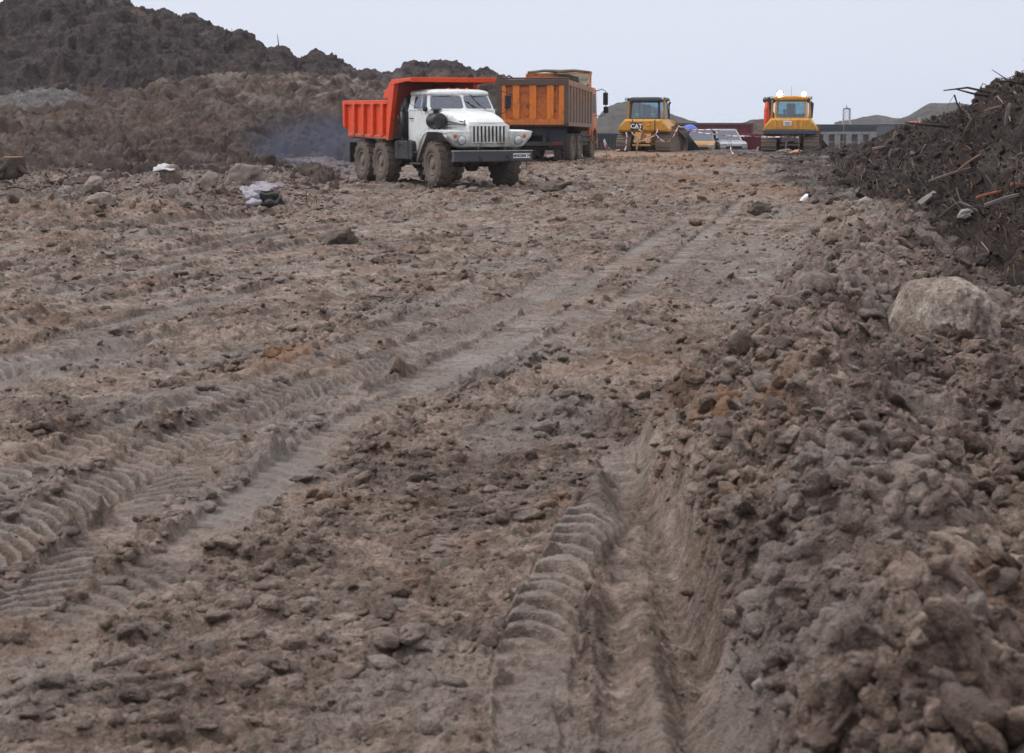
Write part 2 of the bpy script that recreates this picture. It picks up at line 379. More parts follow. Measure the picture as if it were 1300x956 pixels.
def height(x, y):
    x = x.astype(np.float32); y = y.astype(np.float32)
    h = 0.07 * pn(x * 0.16, y * 0.11, 1) + 0.035 * pn(x * 0.45, y * 0.33, 2)
    near = 1 - sst(90, 125, y)
    h = h * near
    h = h + 0.30 * np.exp(-((y - 76) / 12) ** 2) * sst(-6, 2, x) * (1 - sst(10, 20, x))      # rise under the loaded tipper
    h = h - 0.5 * sst(117.5, 121, y) - 0.0031 * np.maximum(y - 150, 0)
    u = x - np.interp(y, FY, FX)
    tx, cx, up = berm_amt(x, y)
    bf = sst(4, 6.5, y) * 0 + 1 - sst(32, 46, y)
    steep = np.interp(y, [7, 11, 15, 25, 40], [0.50, 0.5, 0.9, 0.95, 1])
    prof = np.where(up < 1, sst(0, 1, up ** steep), 1 - 0.32 * sst(1, 1.8, up) - 0.55 * sst(1.5, 2.4, up) * sst(12, 17, y))
    bh = np.interp(y, [5, 8, 11, 15, 20, 30, 45], [0.58, 0.56, 0.50, 0.46, 0.48, 0.42, 0.18])
    berm = bf * sst(-0.02, 0.25, up) * (x > tx - 0.3)
    h = h + prof * bh * bf * (up > 0)
    # shelf of dumped earth on the left
    left = sst(-5.0, -7.0, x) * sst(31.5, 35.5, y + 0.6 * pn(x * 0.5, y * 0.3, 4) - 0.9 * (x + 9)) 
    h = h + left * (0.28 + 0.2 * pn(x * 0.5, y * 0.35, 6))
    # raised rough belt across the road by the trucks
    belt = sst(36, 43, y + 1.5 * pn(x * 0.3, y * 0.2, 8)) * (1 - sst(80, 100, y))
    peat = sst(-1.6, 0.4, x - np.interp(y, PTO[:, 0], PTO[:, 1]) + 0.7 * pn(x * 0.8, y * 0.4, 12)) * sst(20, 25, y)
    rough = np.clip(0.30 + 0.9 * berm + 0.35 * belt + 0.9 * left + 0.8 * peat + 0.65 * sst(0.0, 0.4, fbm(x, y, 0.55, 3, 21)) + 0.30 * sst(-4.5, -6.5, x) * sst(20, 26, y), 0, 1.5)
    # smeared, streaky road surface
    h = h + near * (1 - 0.7 * np.clip(berm, 0, 1)) * (0.014 * fbm(u * 3.1, y * 0.42, 1, 3, 30) + 0.018 * fbm(u * 1.3, y * 0.2, 1, 2, 33))
    inside = np.zeros_like(h); ridge_m = np.zeros_like(h); pale = np.zeros_like(h)
    for k, t in enumerate(TRACKS):
        m = (y > t['y'][0] - 1.0) & (y < t['y'][-1] + 1.5)
        if not m.any(): continue
        yy = y[m]; xx = x[m]
        end = sst(t['y'][0] - 1.0, t['y'][0] + 0.4, yy) * (1 - sst(t['y'][-1] - 0.6, t['y'][-1] + 1.4, yy)) 
        X = np.interp(yy, t['y'], t['x']); S = np.interp(yy, t['y'], t['s']); sl = np.interp(yy, t['y'], t['sl'])
        tt = (xx - X) / np.sqrt(1 + sl * sl) + 0.018 * pn(xx * 3, yy * 3, 40 + k); S = S + (xx - X) * sl / np.sqrt(1 + sl * sl)
        hw = t['w'] * 0.5; a = np.abs(tt)
        ins = (1 - sst(hw * (0.82 if t['lug'] > 0 else 0.15), hw * (1.08 if t['lug'] > 0 else 1.35), a)) * end
        rid = np.exp(-((a - hw * 1.28) / (hw * 0.30 + 0.02)) ** 2) * end * (0.5 + 0.8 * np.clip(0.5 + pn(yy * 1.7, tt * 3, 70 + k), 0, 1.3))
        rid = rid * np.where(tt > 0, 0.7, 1.0)
        hh = -t['d'] * ins + t['r'] * rid
        if t['lug'] > 0:
            q = (S + t['slope'] * tt + (0.55 if t['d'] < 0 else 0.25) * t['w'] * (tt / hw) ** 2) / t['lug'] + 0.12 * pn(S * 2.3, tt * 3, 90 + k) + 0.09 * pn(S * 9, tt * 9, 95 + k)
            saw = q - np.floor(q)
            bar = sst(0.0, 0.15, saw) * (1 - sst(0.5, 0.66, saw))
            wear = np.clip(0.75 + 1.3 * pn(xx * 1.1, yy * 0.8, 110 + k) + 0.4 * pn(xx * 5, yy * 4, 115 + k) + (0.25 if k < 2 else 0), 0.15, 1.25)
            hh = hh + t['lh'] * (bar - 0.4) * ins * wear
            pale[m] += ins * bar * 0.7 * wear
        h[m] = h[m] * (1 - 0.25 * ins) + hh * t['f']
        inside[m] = np.maximum(inside[m], ins * (1.0 if t['lug'] > 0 else 0.75)); ridge_m[m] = np.maximum(ridge_m[m], rid * (t['r'] > 0.045))
    rough = np.clip(rough + 0.40 * ridge_m, 0, 1.6) * (1 - 0.8 * inside)
    # broken lumps, several sizes
    h = h + rough * (0.075 * fbm(x, y, 2.1, 5, 130, 0.55, True) + 0.10 * berm * pn(x * 1.5, y * 1.0, 136)) + (0.35 + rough) * (1 - 0.8 * inside) * (0.014 * fbm(x, y, 7.0, 2, 140, 0.45) + 0.003 * fbm(x * 0.8, y, 15.0, 2, 145, 0.5, True))
    lum = np.clip(0.5 + 0.8 * pn(x * 0.7, y * 0.45, 150), 0, 1)
    d1 = np.clip(0.25 + 0.6 * rough, 0, 1) * lum * (1 - inside)
    big = 1 + 0.5 * sst(30, 60, y)
    h = h + clods(x, y, 0.33, np.clip(rough - 0.25, 0, 1) * 0.75, 1) * 0.42 * near * big
    h = h + clods(x + 5, y, 0.145, d1 * 0.98, 2) * 0.6 * near
    h = h + clods(x, y + 3, 0.062, (0.2 + 0.8 * d1) * (1 - 0.8 * inside), 3) * 0.75 * near
    bz = np.clip(0.22 + 0.85 * (rough - 0.2), 0.15, 1.2) * (1 - 0.92 * inside)
    cz = sst(-0.2, 0.3, pn(x * 0.8, y * 0.6, 151)) 
    h = h + near * bz * (0.15 * berm * crumbs(x, y, 0.50, 4) + 0.085 * crumbs(x, y, 0.26, 1) * (0.4 + 0.6 * cz) * big + 0.034 * crumbs(x, y, 0.115, 2))
    fine = y < 26
    if fine.any():
        xf, yf = x[fine], y[fine]
        h[fine] += (0.25 + bz[fine]) * 0.012 * crumbs(xf, yf, 0.05, 3) * (1 - inside[fine]) + clods(xf, yf, 0.028, (0.3 + 0.7 * d1[fine]) * (1 - 0.7 * inside[fine]), 4) * 1.05 + 0.004 * fbm(xf, yf, 30, 2, 160) * (0.4 + rough[fine])
    # flakes pressed by the wheels: steps that run across the direction of travel
    fl = pn(u * 1.6 + 0.6 * pn(x * 3, y * 3, 171), y * 5.2 + 1.3 * pn(x * 1.2, y * 1.1, 172), 170)
    h = h + (0.018 * sst(-0.05, 0.10, fl) + 0.012 * sst(0.0, 0.12, pn(u * 3.4 + 2 * pn(x * 4, y * 4, 173), y * 11 + 1.5 * pn(x * 2, y * 2, 174), 175))) * (1 - np.clip(rough * 0.8, 0, 1)) * (1 - 0.9 * inside) * near
    return h, rough, pale, inside
def soil_cols(x, y, rough, pale, inside):
    clay = 0.38 * sst(0.08, 0.45, fbm(x, y, 0.5, 3, 200)) * (0.5 + sst(0.1, .4, pn(x * 2.5, y * 5, 201)))
    tan = sst(58, 84, y + 6 * pn(x * 0.3, y * 0.12, 202)) * (1 - sst(113, 119, y)) * sst(1.0, 5.0, x) * (1 - sst(12.5, 15.5, x - (y - 80) * 0.06))
    clay = np.maximum(clay, tan * (0.7 + 0.8 * sst(-0.25, 0.3, pn(x * 0.22, y * 0.25, 203))))
    belt = np.exp(-((y - 52) / 7) ** 2) * sst(3, 5, x) * (1 - sst(7, 9, x)); clay = np.maximum(clay, 0.55 * belt)
    for px, py, r, k in ((372,457,0.22,1.6),(352,462,0.15,1.5),(400,447,0.15,1.2),(915,628,0.22,1.3),(900,655,0.14,1.2),(985,690,0.12,.8),(1165,735,0.07,.9),(1170,812,0.09,1.0),(30,700,0.16,0.6),(600,700,0.08,0.5),(705,655,0.10,0.6),(520,745,0.07,0.5),(885,230,1.2,0.7),(850,245,1.0,0.7),(860,590,0.2,.5)):
        gx, gy = gp(px, py); d = np.hypot((x - gx), (y - gy) * 0.45) + 0.6 * r * fbm(x, y, 9, 3, 204); clay = np.maximum(clay, k * (1 - sst(r * 0.2, r * 1.3, d)))
    px_ = np.interp(y, PTO[:, 0], PTO[:, 1])
    dark = sst(-1.3, -0.2, x - px_ + 0.8 * pn(x * 1.3, y * 0.6, 205)) * sst(18, 24, y)
    dark = np.maximum(dark, 0.55 * sst(0.2, 0.55, fbm(x, y, 0.35, 3, 206)) * rough)
    dark = np.maximum(dark, 0.75 * sst(-4, -9, x) * sst(38, 46, y) * sst(-0.35, 0.15, pn(x * 0.4, y * 0.3, 207)))
    u = x - np.interp(y, FY, FX)
    pl = 0.65 * sst(0.0, 0.4, fbm(u * 1.2, y * 0.3, 1, 3, 208)) + 0.5 * pale + 0.15 * inside
    pl = np.maximum(pl, 0.5 * np.exp(-((x - gp(930, 330)[0]) / 1.3) ** 2) * np.exp(-((y - 27) / 10) ** 2))
    pl = np.maximum(pl, 0.8 * (1 - sst(0.25, 0.5, np.abs(y - (31.5 + 0.9 * (x + 8.5))))) * (x < -4.6) * (x > -11))
    return np.stack([np.clip(clay, 0, 1.6), np.clip(dark, 0, 1.2), np.clip(pl, 0, 1)], 1).astype(np.float32)
def hz(x, y):
    h, *_ = height(np.array([x], np.float32), np.array([y], np.float32)); return float(h[0])

QUAL = 1.0
px_c = np.concatenate([[-9000, -4500, -2400, -1400, -900, -600, -420, -300], np.arange(-220, 1521, 1.55 / QUAL), [1620, 1750, 1950, 2300, 2900, 4000, 6000, 10500]])
T = (px_c - CX) / F
ys = [4.3]
while ys[-1] < 124:
    d = ys[-1]; cap = 0.045 if d < 45 else (0.075 if d < 85 else 0.14)
    ys.append(d + min(max(d * d / 4950 * 0.95, 0.006), cap) / QUAL)
ys = np.array([-60, -20, -5, 0, 2, 3, 3.8] + ys + [126, 130, 138, 150, 170, 200, 260, 400, 700, 1300, 2600, 5000])
W = np.maximum(ys, 4.2)
GX = (W[:, None] * T[None, :]).astype(np.float32); GY = np.repeat(ys[:, None], len(T), 1).astype(np.float32)
gx, gy = GX.ravel(), GY.ravel(); H = np.zeros_like(gx); C = np.zeros((len(gx), 3), np.float32)
STEP = 150000
for i in range(0, len(gx), STEP):
    s_ = slice(i, i + STEP); hh, ro, pa, ins = height(gx[s_], gy[s_]); H[s_] = hh; C[s_] = soil_cols(gx[s_], gy[s_], ro, pa, ins)
print('ground', len(ys), len(T))
M_GROUND = soil('mud', (0.052, 0.033, 0.025), (0.185, 0.131, 0.103), (0.41, 0.318, 0.268), 1.0, (0.30, 0.85), 1.0, 0, True)
me = np_mesh('ground', np.stack([gx, gy, H], 1), grid_quads(len(ys), len(T)), M_GROUND, True, None, C)
ground = link(bpy.data.objects.new('ground', me)); tag(ground, kind='structure')
tag(ground, label='churned brown mud road with wheel ruts and tyre tread prints')
# ------------------------------------------------------------------ heaps of earth
def wpt(px, py, d):
    if isinstance(py, tuple): return ((px - CX) / F * d, d, py[1])
    p = at(px, py, d); return (p.x, p.y, p.z)
def proj(P):
    P = np.asarray(P, float); x = P[..., 0]; y = P[..., 1]; z = P[..., 2] - CAMH
    dep = y * CP - z * SP; up = y * SP + z * CP
    return CX + F * x / dep, CY - F * up / dep
def heap(name, label, rows, pxs, nv, mat, amp, sc0, seed, cols=None, edge=(0.15, 0.9), ridge=0.5, weights=None, grit=0.3, clod=None):
    n = len(rows); pxs = np.asarray(pxs, float)
    R = np.zeros((n, len(pxs), 3))
    for i, r in enumerate(rows):
        P = np.array([(p[0],) + wpt(*p) for p in r])
        for k in range(3): R[i, :, k] = np.interp(pxs, P[:, 0], P[:, 1 + k])
    for k in range(n):                      # soften the corners of the control lines
        ker = np.hanning(15); ker /= ker.sum()
        for c in range(3): R[k, :, c] = 0.5 * R[k, :, c] + 0.5 * np.convolve(np.pad(R[k, :, c], 7, 'reflect', reflect_type='odd'), ker, 'valid')
    seg = np.array([np.median(np.linalg.norm(R[i + 1] - R[i], axis=1)) for i in range(n - 1)])
    if weights is not None: seg = seg * np.array(weights)
    u = np.concatenate([[0], np.cumsum(seg)]); u /= u[-1]
    tv = np.linspace(0, 1, nv); V = np.zeros((nv, len(pxs), 3))
    for a, t in enumerate(tv):
        i = min(np.searchsorted(u, t, 'right') - 1, n - 2); f = (t - u[i]) / (u[i + 1] - u[i])
        p0, p1, p2, p3 = R[max(i - 1, 0)], R[i], R[i + 1], R[min(i + 2, n - 1)]
        cr = 0.5 * ((2 * p1) + (-p0 + p2) * f + (2 * p0 - 5 * p1 + 4 * p2 - p3) * f ** 2 + (-p0 + 3 * p1 - 3 * p2 + p3) * f ** 3)
        V[a] = 0.55 * cr + 0.45 * (p1 * (1 - f) + p2 * f)
    du = np.gradient(V, axis=1); dv = np.gradient(V, axis=0); N = np.cross(du, dv); N /= np.maximum(np.linalg.norm(N, axis=2), 1e-6)[..., None]
    if N[nv // 2, len(pxs) // 2, 2] < 0: N = -N
    P = V.reshape(-1, 3); NN = N.reshape(-1, 3)
    wf = np.minimum(1, np.minimum(tv / edge[0], (1 - tv) / (1 - edge[1])))[:, None] * np.ones(len(pxs))[None]
    wf = np.clip(wf, 0.25, 1).ravel()
    dsp = (fbm3(P, sc0, 5, seed, 0.52) * 1.0 + ridge * fbm3(P * np.array([1, 1, 1.0]), sc0 * 2.3, 5, seed + 9, 0.58, True)
           + 0.35 * (0.5 - np.abs(fbm3(P, sc0 * 6, 3, seed + 20, 0.6)) * 2))
    dsp = amp * dsp * wf
    if clod is not None:
        for cell, dens, mul in clod:
            dsp += 0.5 * mul * wf * cell * dens * crumbs3(P, cell, seed % 17 + 3)
    P2 = P + NN * dsp[:, None]; P2[:, 2] += 0.25 * dsp
    C = cols(P2) if cols is not None else np.zeros((len(P2), 3))
    me = np_mesh(name, P2, grid_quads(nv, len(pxs)), mat, True, None, C)
    o = link(bpy.data.objects.new(name, me)); tag(o, label=label, kind='structure')
    return o, P2.reshape(nv, len(pxs), 3), N
M_PEAT = soil('peat', (0.012, 0.0065, 0.006), (0.034, 0.019, 0.016), (0.085, 0.052, 0.042), 0.9, (0.6, 0.95), 0.9, 1.2, True)
M_DARK = soil('dark_spoil', (0.010, 0.006, 0.006), (0.030, 0.019, 0.019), (0.085, 0.058, 0.054), 0.6, (0.75, 0.95), 0.9, 0.5, True)
M_BROWN = soil('brown_spoil', (0.028, 0.019, 0.015), (0.070, 0.049, 0.038), (0.14, 0.103, 0.083), 0.7, (0.75, 0.95), 0.9, 0.3, True)
M_GREY = soil('grey_rubble', (0.05, 0.045, 0.044), (0.10, 0.090, 0.088), (0.19, 0.172, 0.168), 1.2, (0.75, 0.95), 0.9, 0, True)
M_SANDH = soil('orange_sand', (0.22, 0.115, 0.06), (0.34, 0.185, 0.10), (0.42, 0.25, 0.15), 1.2, (0.8, 0.95), 0.5, 0, True)
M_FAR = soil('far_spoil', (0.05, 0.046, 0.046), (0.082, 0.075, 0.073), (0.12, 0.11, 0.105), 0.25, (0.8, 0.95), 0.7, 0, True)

def dk_cols(P):
    x, y, z = P[:, 0], P[:, 1], P[:, 2]
    pale = 0.55 * sst(0.15, 0.5, fbm3(P, 0.22, 4, 5)) * sst(0.0, 0.3, fbm3(P, 1.4, 3, 7)); px, py = proj(P)
    pale = np.maximum(pale, 0.6 * sst(250, 330, px) * sst(84, 96, py) * sst(-0.2, 0.2, fbm3(P, 0.6, 3, 8)))
    return np.stack([0.25 * sst(0.2, 0.5, fbm3(P, 0.15, 3, 11)), np.zeros_like(x), np.clip(pale, 0, 1) * 0.55], 1)
SIL = [(-700,120),(-500,85),(-300,55),(-120,38),(0,22),(18,8),(34,-2),(70,-7),(142,-4),(162,9),(190,18),(212,22),(228,29),(244,26),(258,36),(281,48),(291,53),(303,50),(315,53),(338,69),(345,66),(355,64),(365,69),(374,79),(385,77),(395,69),(410,70),(423,73),(432,78),(443,87),(449,93),(470,95),(491,101),(500,98),(505,94),(512,90),(521,88),(535,91),(543,93),(555,90),(565,90),(575,96),(583,101),(610,104),(640,112),(690,135),(740,165)]
def dd(px, a): return a + max(0, (px - 350)) * 0.02
hpx = np.concatenate([np.arange(-700, -120, 12), np.arange(-120, 745, 1.5)])
heap('spoil_hill', 'tall dark spoil hill with lumpy crest rising behind the red tipper truck',
     [[(p, ('z', -0.5), dd(p, 152)) for p, q in SIL], [(p, q + 3, dd(p, 122)) for p, q in SIL],
      [(p, q + 0.42 * (150 - q) + 4 * math.sin(p * 0.05), dd(p, 111)) for p, q in SIL],
      [(p, ('z', -0.2), dd(p, 98)) for p, q in SIL]], hpx, 240, M_DARK, 0.85, 0.16, 31, dk_cols, ridge=0.55, clod=[(2.2, .25, .6), (.9, .4, .7), (.42, .5, .8)])
BR = [(-700,165),(-300,160),(-100,158),(0,154),(60,152),(110,149),(130,141),(170,129),(200,119),(225,114),(265,108),(305,105),(345,107),(390,106),(440,108),(470,112),(500,118),(540,140),(580,165),(640,185)]
def br_cols(P):
    px, py = proj(P)
    face = sst(300, 345, px + 25 * fbm3(P, 0.3, 3, 3)) * (1 - sst(520, 600, px)) * sst(134, 150, py + 9 * fbm3(P, 0.5, 3, 4) - (px > 400) * 6)
    gray = 0.6 * sst(215, 300, px) * (1 - sst(128, 140, py + 8 * fbm3(P, 0.5, 3, 6))); clay = 0.15 * sst(0.1, 0.4, fbm3(P, 0.3, 3, 9))
    lowl = 0.5 * (1 - sst(130, 230, px)) * sst(0.0, 0.3, fbm3(P, 0.35, 4, 12))
    return np.stack([clay, np.clip(face * 0.85 + lowl, 0, 1), gray * sst(-0.1, 0.3, fbm3(P, 0.9, 4, 16))], 1)
TOEB = {-700: 58, -300: 60, 0: 62, 150: 66, 300: 72, 450: 74, 640: 84}
def tb(p): return float(np.interp(p, list(TOEB), list(TOEB.values())))
heap('spoil_bank', 'lower brown spoil bank in front of the dark hill',
     [[(p, ('z', 0.6), 104) for p, q in BR], [(p, q + 2, 91) for p, q in BR], [(p, q + 0.10 * (200 - q), 88) for p, q in BR],
      [(p, q + 0.52 * (210 - q) + 3 * math.sin(p * .04), (tb(p) + 2 * 85) / 3) for p, q in BR], [(p, ('z', 0.25), tb(p) + 1.5) for p, q in BR], [(p, ('z', -0.25), tb(p) - 1) for p, q in BR]],
     np.concatenate([np.arange(-700, -120, 12), np.arange(-120, 640, 1.4)]), 300, M_BROWN, 0.50, 0.22, 51, br_cols, edge=(0.05, 0.97), ridge=0.75, clod=[(1.8, .35, .8), (.8, .45, .9), (.36, .5, .9)])
GR = [(-160,150),(-60,141),(0,129),(30,121),(54,116),(80,117),(105,126),(132,141),(150,152)]
heap('rubble_heap', 'grey rubble heap at the foot of the dark hill on the far left',
     [[(p, ('z', 1.2), 104) for p, q in GR], [(p, q, 96) for p, q in GR], [(p, q + 0.5 * (160 - q), 92) for p, q in GR], [(p, ('z', 1.0), 87.5) for p, q in GR]],
     np.arange(-160, 150, 1.4), 110, M_GREY, 0.2, 0.7, 71, ridge=0.8, clod=[(.5, .7, .8)])

# peat heap on the right
CRS = [(985,205,92),(1010,203,92),(1035,201,90),(1060,198,88),(1088,194,86),(1101,191,85),(1112,185,82),(1128,176,78),(1140,169,74),(1165,165,68),(1200,157,60),(1222,148,55),(1240,139,50),(1250,124,48),(1262,117,46),(1280,113,44),(1300,107,42),(1400,82,37),(1600,60,30),(1900,55,25)]
TPX = [(985,210),(1000,218),(1035,238),(1078,256),(1118,268),(1155,276),(1200,312),(1245,356),(1300,398),(1400,440),(1500,465),(1600,505),(1900,600)]
def toe_d(px): return gp(px, float(np.interp(px, [t[0] for t in TPX], [t[1] for t in TPX])))[1]
def prow(f, fz):
    r = []
    for px, py, d in CRS:
        c = at(px, py, d); td = toe_d(px); D = td + (d - td) * f; r.append((px, ('z', -0.15 + (c.z + 0.15) * fz), D))
    return r
rows = [[(px, ('z', -0.6), d + 14) for px, py, d in CRS], [(px, ('z', at(px, py, d).z * 0.93), d + 4) for px, py, d in CRS], prow(1, 1), prow(0.78, 0.86), prow(0.5, 0.62), prow(0.25, 0.34), prow(0.08, 0.12), prow(-0.04, -0.5)]
def pt_cols(P):
    px, py = proj(P)
    clay = 0.4 * sst(0.2, 0.5, fbm3(P, 1.1, 3, 41)); gr = 0.9 * np.exp(-((px - 1275) / 45) ** 2 - ((py - 205) / 16) ** 2) * sst(-.3, .1, fbm3(P, 1.2, 3, 43))
    gr = np.maximum(gr, 0.5 * sst(0.25, 0.5, fbm3(P, 0.8, 3, 45)))
    gr = np.maximum(gr, 0.6 * np.exp(-((px - 1130) / 60) ** 2 - ((py - 215) / 8) ** 2))
    return np.stack([clay * 0.5, np.zeros_like(px), gr * 0.4], 1)
peat, PV, PN = heap('peat_heap', 'long black peat heap full of roots along the right side of the road', rows,
     np.concatenate([np.arange(985, 1420, 1.3), np.arange(1420, 1900, 12)]), 520, M_PEAT, 0.24, 0.5, 91, pt_cols, edge=(0.03, 0.97), ridge=0.75, weights=[.2, .6, 1, 1, 1, 1.2, 1], clod=[(.7, .45, .7), (.3, .5, .7), (.13, .5, .7)])
PPX, PPY = proj(PV)
def on_peat(px, py):
    d2 = (PPX - px) ** 2 + (PPY - py) ** 2; d2[:60] += 1e5
    cand = np.argwhere(d2 < max(d2.min() * 2, 16)); k = min(cand, key=lambda c: PV[c[0], c[1], 1])
    return Vector(PV[k[0], k[1]]), Vector(PN[k[0], k[1]])

DB = [(-400,222),(-200,216),(-60,218),(0,222),(40,214),(90,212),(120,203),(150,199),(185,206),(215,209),(250,200),(280,200),(310,206),(350,216),(390,220),(430,232)]
def db_cols(P):
    dk = 0.9 * sst(-0.3, 0.15, fbm3(P, 0.5, 3, 61)); return np.stack([0.3 * sst(0.15, 0.5, fbm3(P, 0.9, 3, 62)), dk, 0.35 * sst(0.1, 0.4, fbm3(P, 0.7, 3, 63))], 1)
heap('debris_bank', 'low bank of mixed dark debris along the left edge of the road',
     [[(p, ('z', -0.1), 66) for p, q in DB], [(p, q, 61) for p, q in DB], [(p, q + 0.5 * (252 - q), 56.5) for p, q in DB], [(p, ('z', -0.25), 51) for p, q in DB]],
     np.concatenate([np.arange(-400, -60, 8), np.arange(-60, 430, 1.2)]), 170, M_BROWN, 0.30, 0.6, 66, db_cols, edge=(0.08, 0.93), ridge=0.8, clod=[(.9, .5, .8), (.4, .6, .9)])
# distant heaps
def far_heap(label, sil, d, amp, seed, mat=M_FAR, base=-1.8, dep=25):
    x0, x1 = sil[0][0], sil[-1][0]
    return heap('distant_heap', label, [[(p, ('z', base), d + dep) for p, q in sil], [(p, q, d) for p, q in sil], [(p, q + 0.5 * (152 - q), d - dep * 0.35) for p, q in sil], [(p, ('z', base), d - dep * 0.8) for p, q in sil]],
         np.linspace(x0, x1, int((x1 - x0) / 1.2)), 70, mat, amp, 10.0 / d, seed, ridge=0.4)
far_heap('hazy grey earth heap between the orange tipper and the nearest bulldozer', [(700,200),(740,180),(757,166),(766,150),(775,141),(786,136),(803,133),(825,137),(850,150),(880,163),(920,176)], 165, 0.5, 5, base=-2.2)
far_heap('pointed grey heap on the skyline above the red tipper body', [(1110,168),(1140,160),(1158,149),(1172,140),(1181,135),(1190,137),(1200,138),(1212,136),(1222,138),(1232,142),(1245,143),(1262,147),(1300,158),(1340,170)], 230, 0.6, 6)
far_heap('low pale heap farthest away on the skyline', [(1060,166),(1085,160),(1097,154),(1106,151),(1113,150),(1124,152),(1135,156),(1150,158),(1175,166)], 330, 0.7, 7)
far_heap('brown earth heap behind the lit bulldozer', [(925,178),(940,168),(955,161),(966,158),(985,159),(1005,163),(1030,172)], 146, 0.35, 8, M_BROWN)
0 and far_heap('long low heap closing the view behind the containers', [(560,170),(620,166),(700,163),(780,164),(900,166),(1000,165),(1060,163),(1120,164),(1200,163),(1320,165),(1500,160)], 420, 0.8, 9, dep=40)
heap('sand_heap', 'small orange sand heap in front of the lit bulldozer',
     [[(p, ('z', -0.15), 101) for p in (985, 1000, 1020, 1042, 1052)], [(985,204,98),(1000,196,98),(1012,190,98),(1022,192,98),(1032,195,98),(1042,200,98),(1052,205,98)], [(p, ('z', -0.1), 94) for p in (985, 1000, 1020, 1042, 1052)]],
     np.arange(985, 1052, 1.0), 60, M_SANDH, 0.08, 1.3, 13)
heap('sand_heap', 'low dark hump of soil beside the orange sand heap',
     [[(p, ('z', -0.15), 99) for p in (936, 950, 970)], [(936,203,97),(948,195,97),(956,194,97),(966,198,97),(975,203,97)], [(p, ('z', -0.1), 94) for p in (936, 950, 970)]],
     np.arange(936, 976, 1.0), 50, M_BROWN, 0.06, 1.3, 14)

# ------------------------------------------------------------------ loose earth, roots and splinters
def ico(sub):
    import bmesh
    bm = bmesh.new(); bmesh.ops.create_icosphere(bm, subdivisions=sub, radius=1.0)
    V = np.array([v.co[:] for v in bm.verts]); Fc = np.array([[v.index for v in f.verts] for f in bm.faces]); bm.free(); return V, Fc
def lump(sub, seed, rough=0.35, sq=0.8):
    V, Fc = ico(sub); V = V * (1 + rough * fbm3(V + seed * 3.3, 0.9, 3, seed)[:, None] * 1.8 + 0.22 * pn3(V[:, 0] * 3, V[:, 1] * 3, V[:, 2] * 3 + seed, seed)[:, None])
    cut = RNG.normal(size=(5, 3)); cut /= np.linalg.norm(cut, axis=1)[:, None]
    for c in cut:
        d = V @ c; lim = 0.72; over = d > lim; V[over] -= ((d[over] - lim) * 0.8)[:, None] * c
    V[:, 2] *= sq; return V, Fc
BASES = [lump(2, k, 0.55, 0.7) for k in range(14)]
BASES3 = []
for k in range(12):
    V, Fc = lump(3, 40 + k, 0.45, 0.78); V = V * (1 + 0.10 * fbm3(V + k, 2.6, 3, 50 + k, 0.6, True)[:, None] + 0.05 * fbm3(V, 7, 2, 60 + k)[:, None]); BASES3.append((V, Fc))
def scatter(name, label, P, S, mat, cols, sink=0.25, BASES=BASES, tilt=.35):
    n = len(P); nv = len(BASES[0][0]); nf = len(BASES[0][1]); Vs = np.zeros((n, nv, 3), np.float32); Fs = np.zeros((n, nf, 3), np.int32)
    A = RNG.random(n) * 6.283; tlt = RNG.normal(0, tilt, (n, 2)); st = RNG.uniform(0.7, 1.35, (n, 3)); b = RNG.integers(0, len(BASES), n)
    for k in range(len(BASES)):
        m = np.where(b == k)[0]; V, Fc = BASES[k]; W_ = V[None] * st[m][:, None] * S[m][:, None, None]
        ca, sa = np.cos(A[m])[:, None], np.sin(A[m])[:, None]
        x = W_[..., 0] * ca - W_[..., 1] * sa; y = W_[..., 0] * sa + W_[..., 1] * ca; z = W_[..., 2] + x * tlt[m][:, :1] + y * tlt[m][:, 1:]
        Vs[m] = np.stack([x, y, z], 2) + P[m][:, None] ; Vs[m, :, 2] += (S[m] * (0.45 - sink))[:, None]
        Fs[m] = Fc[None] + (m * nv)[:, None, None]
    c = np.repeat(cols, nv, 0)
    me = np_mesh(name, Vs.reshape(-1, 3), Fs.reshape(-1, 3), mat, True, None, c)
    o = link(bpy.data.objects.new(name, me)); return tag(o, label=label, kind='stuff')
def ground_scatter(n, y0, y1, pw, smin, smax, seed):
    r = np.random.default_rng(seed); t = r.random(n); y = y0 + (y1 - y0) * t ** pw
    x = (r.uniform(-80, 1380, n) - CX) / F * y
    h, ro, pa, ins = height(x, y); keep = r.random(n) < np.clip(0.10 + 0.75 * np.clip(ro, 0, 1.1) - 0.6 * ins, 0.02, 1) * np.clip(0.35 + 1.1 * pn(x * 0.9, y * 0.6, 99 + seed) + 0.3, 0.1, 1)
    x, y, h, ro, pa, ins = (a[keep] for a in (x, y, h, ro, pa, ins))
    s = smin + (smax - smin) * r.random(len(x)) ** 4.0
    return np.stack([x, y, h], 1), s, soil_cols(x, y, ro, pa, ins)
a = [ground_scatter(20000, 5.0, 14, 0.75, 0.004, 0.026, 1), ground_scatter(26000, 13, 34, 0.7, 0.008, 0.05, 2), ground_scatter(14000, 33, 100, 0.7, 0.02, 0.13, 3)]
P_, S_, C_ = (np.concatenate([q[k] for q in a]) for k in range(3))
C_[:, 2] = np.maximum(C_[:, 2], 0.5 * (RNG.random(len(C_)) < 0.04)); C_[:, 0] = np.maximum(C_[:, 0], 0.6 * (RNG.random(len(C_)) < 0.008))
r_ = np.random.default_rng(77)                       # broken lumps packed over the berm and the dumped ridges
LP, LS, LC = [], [], []
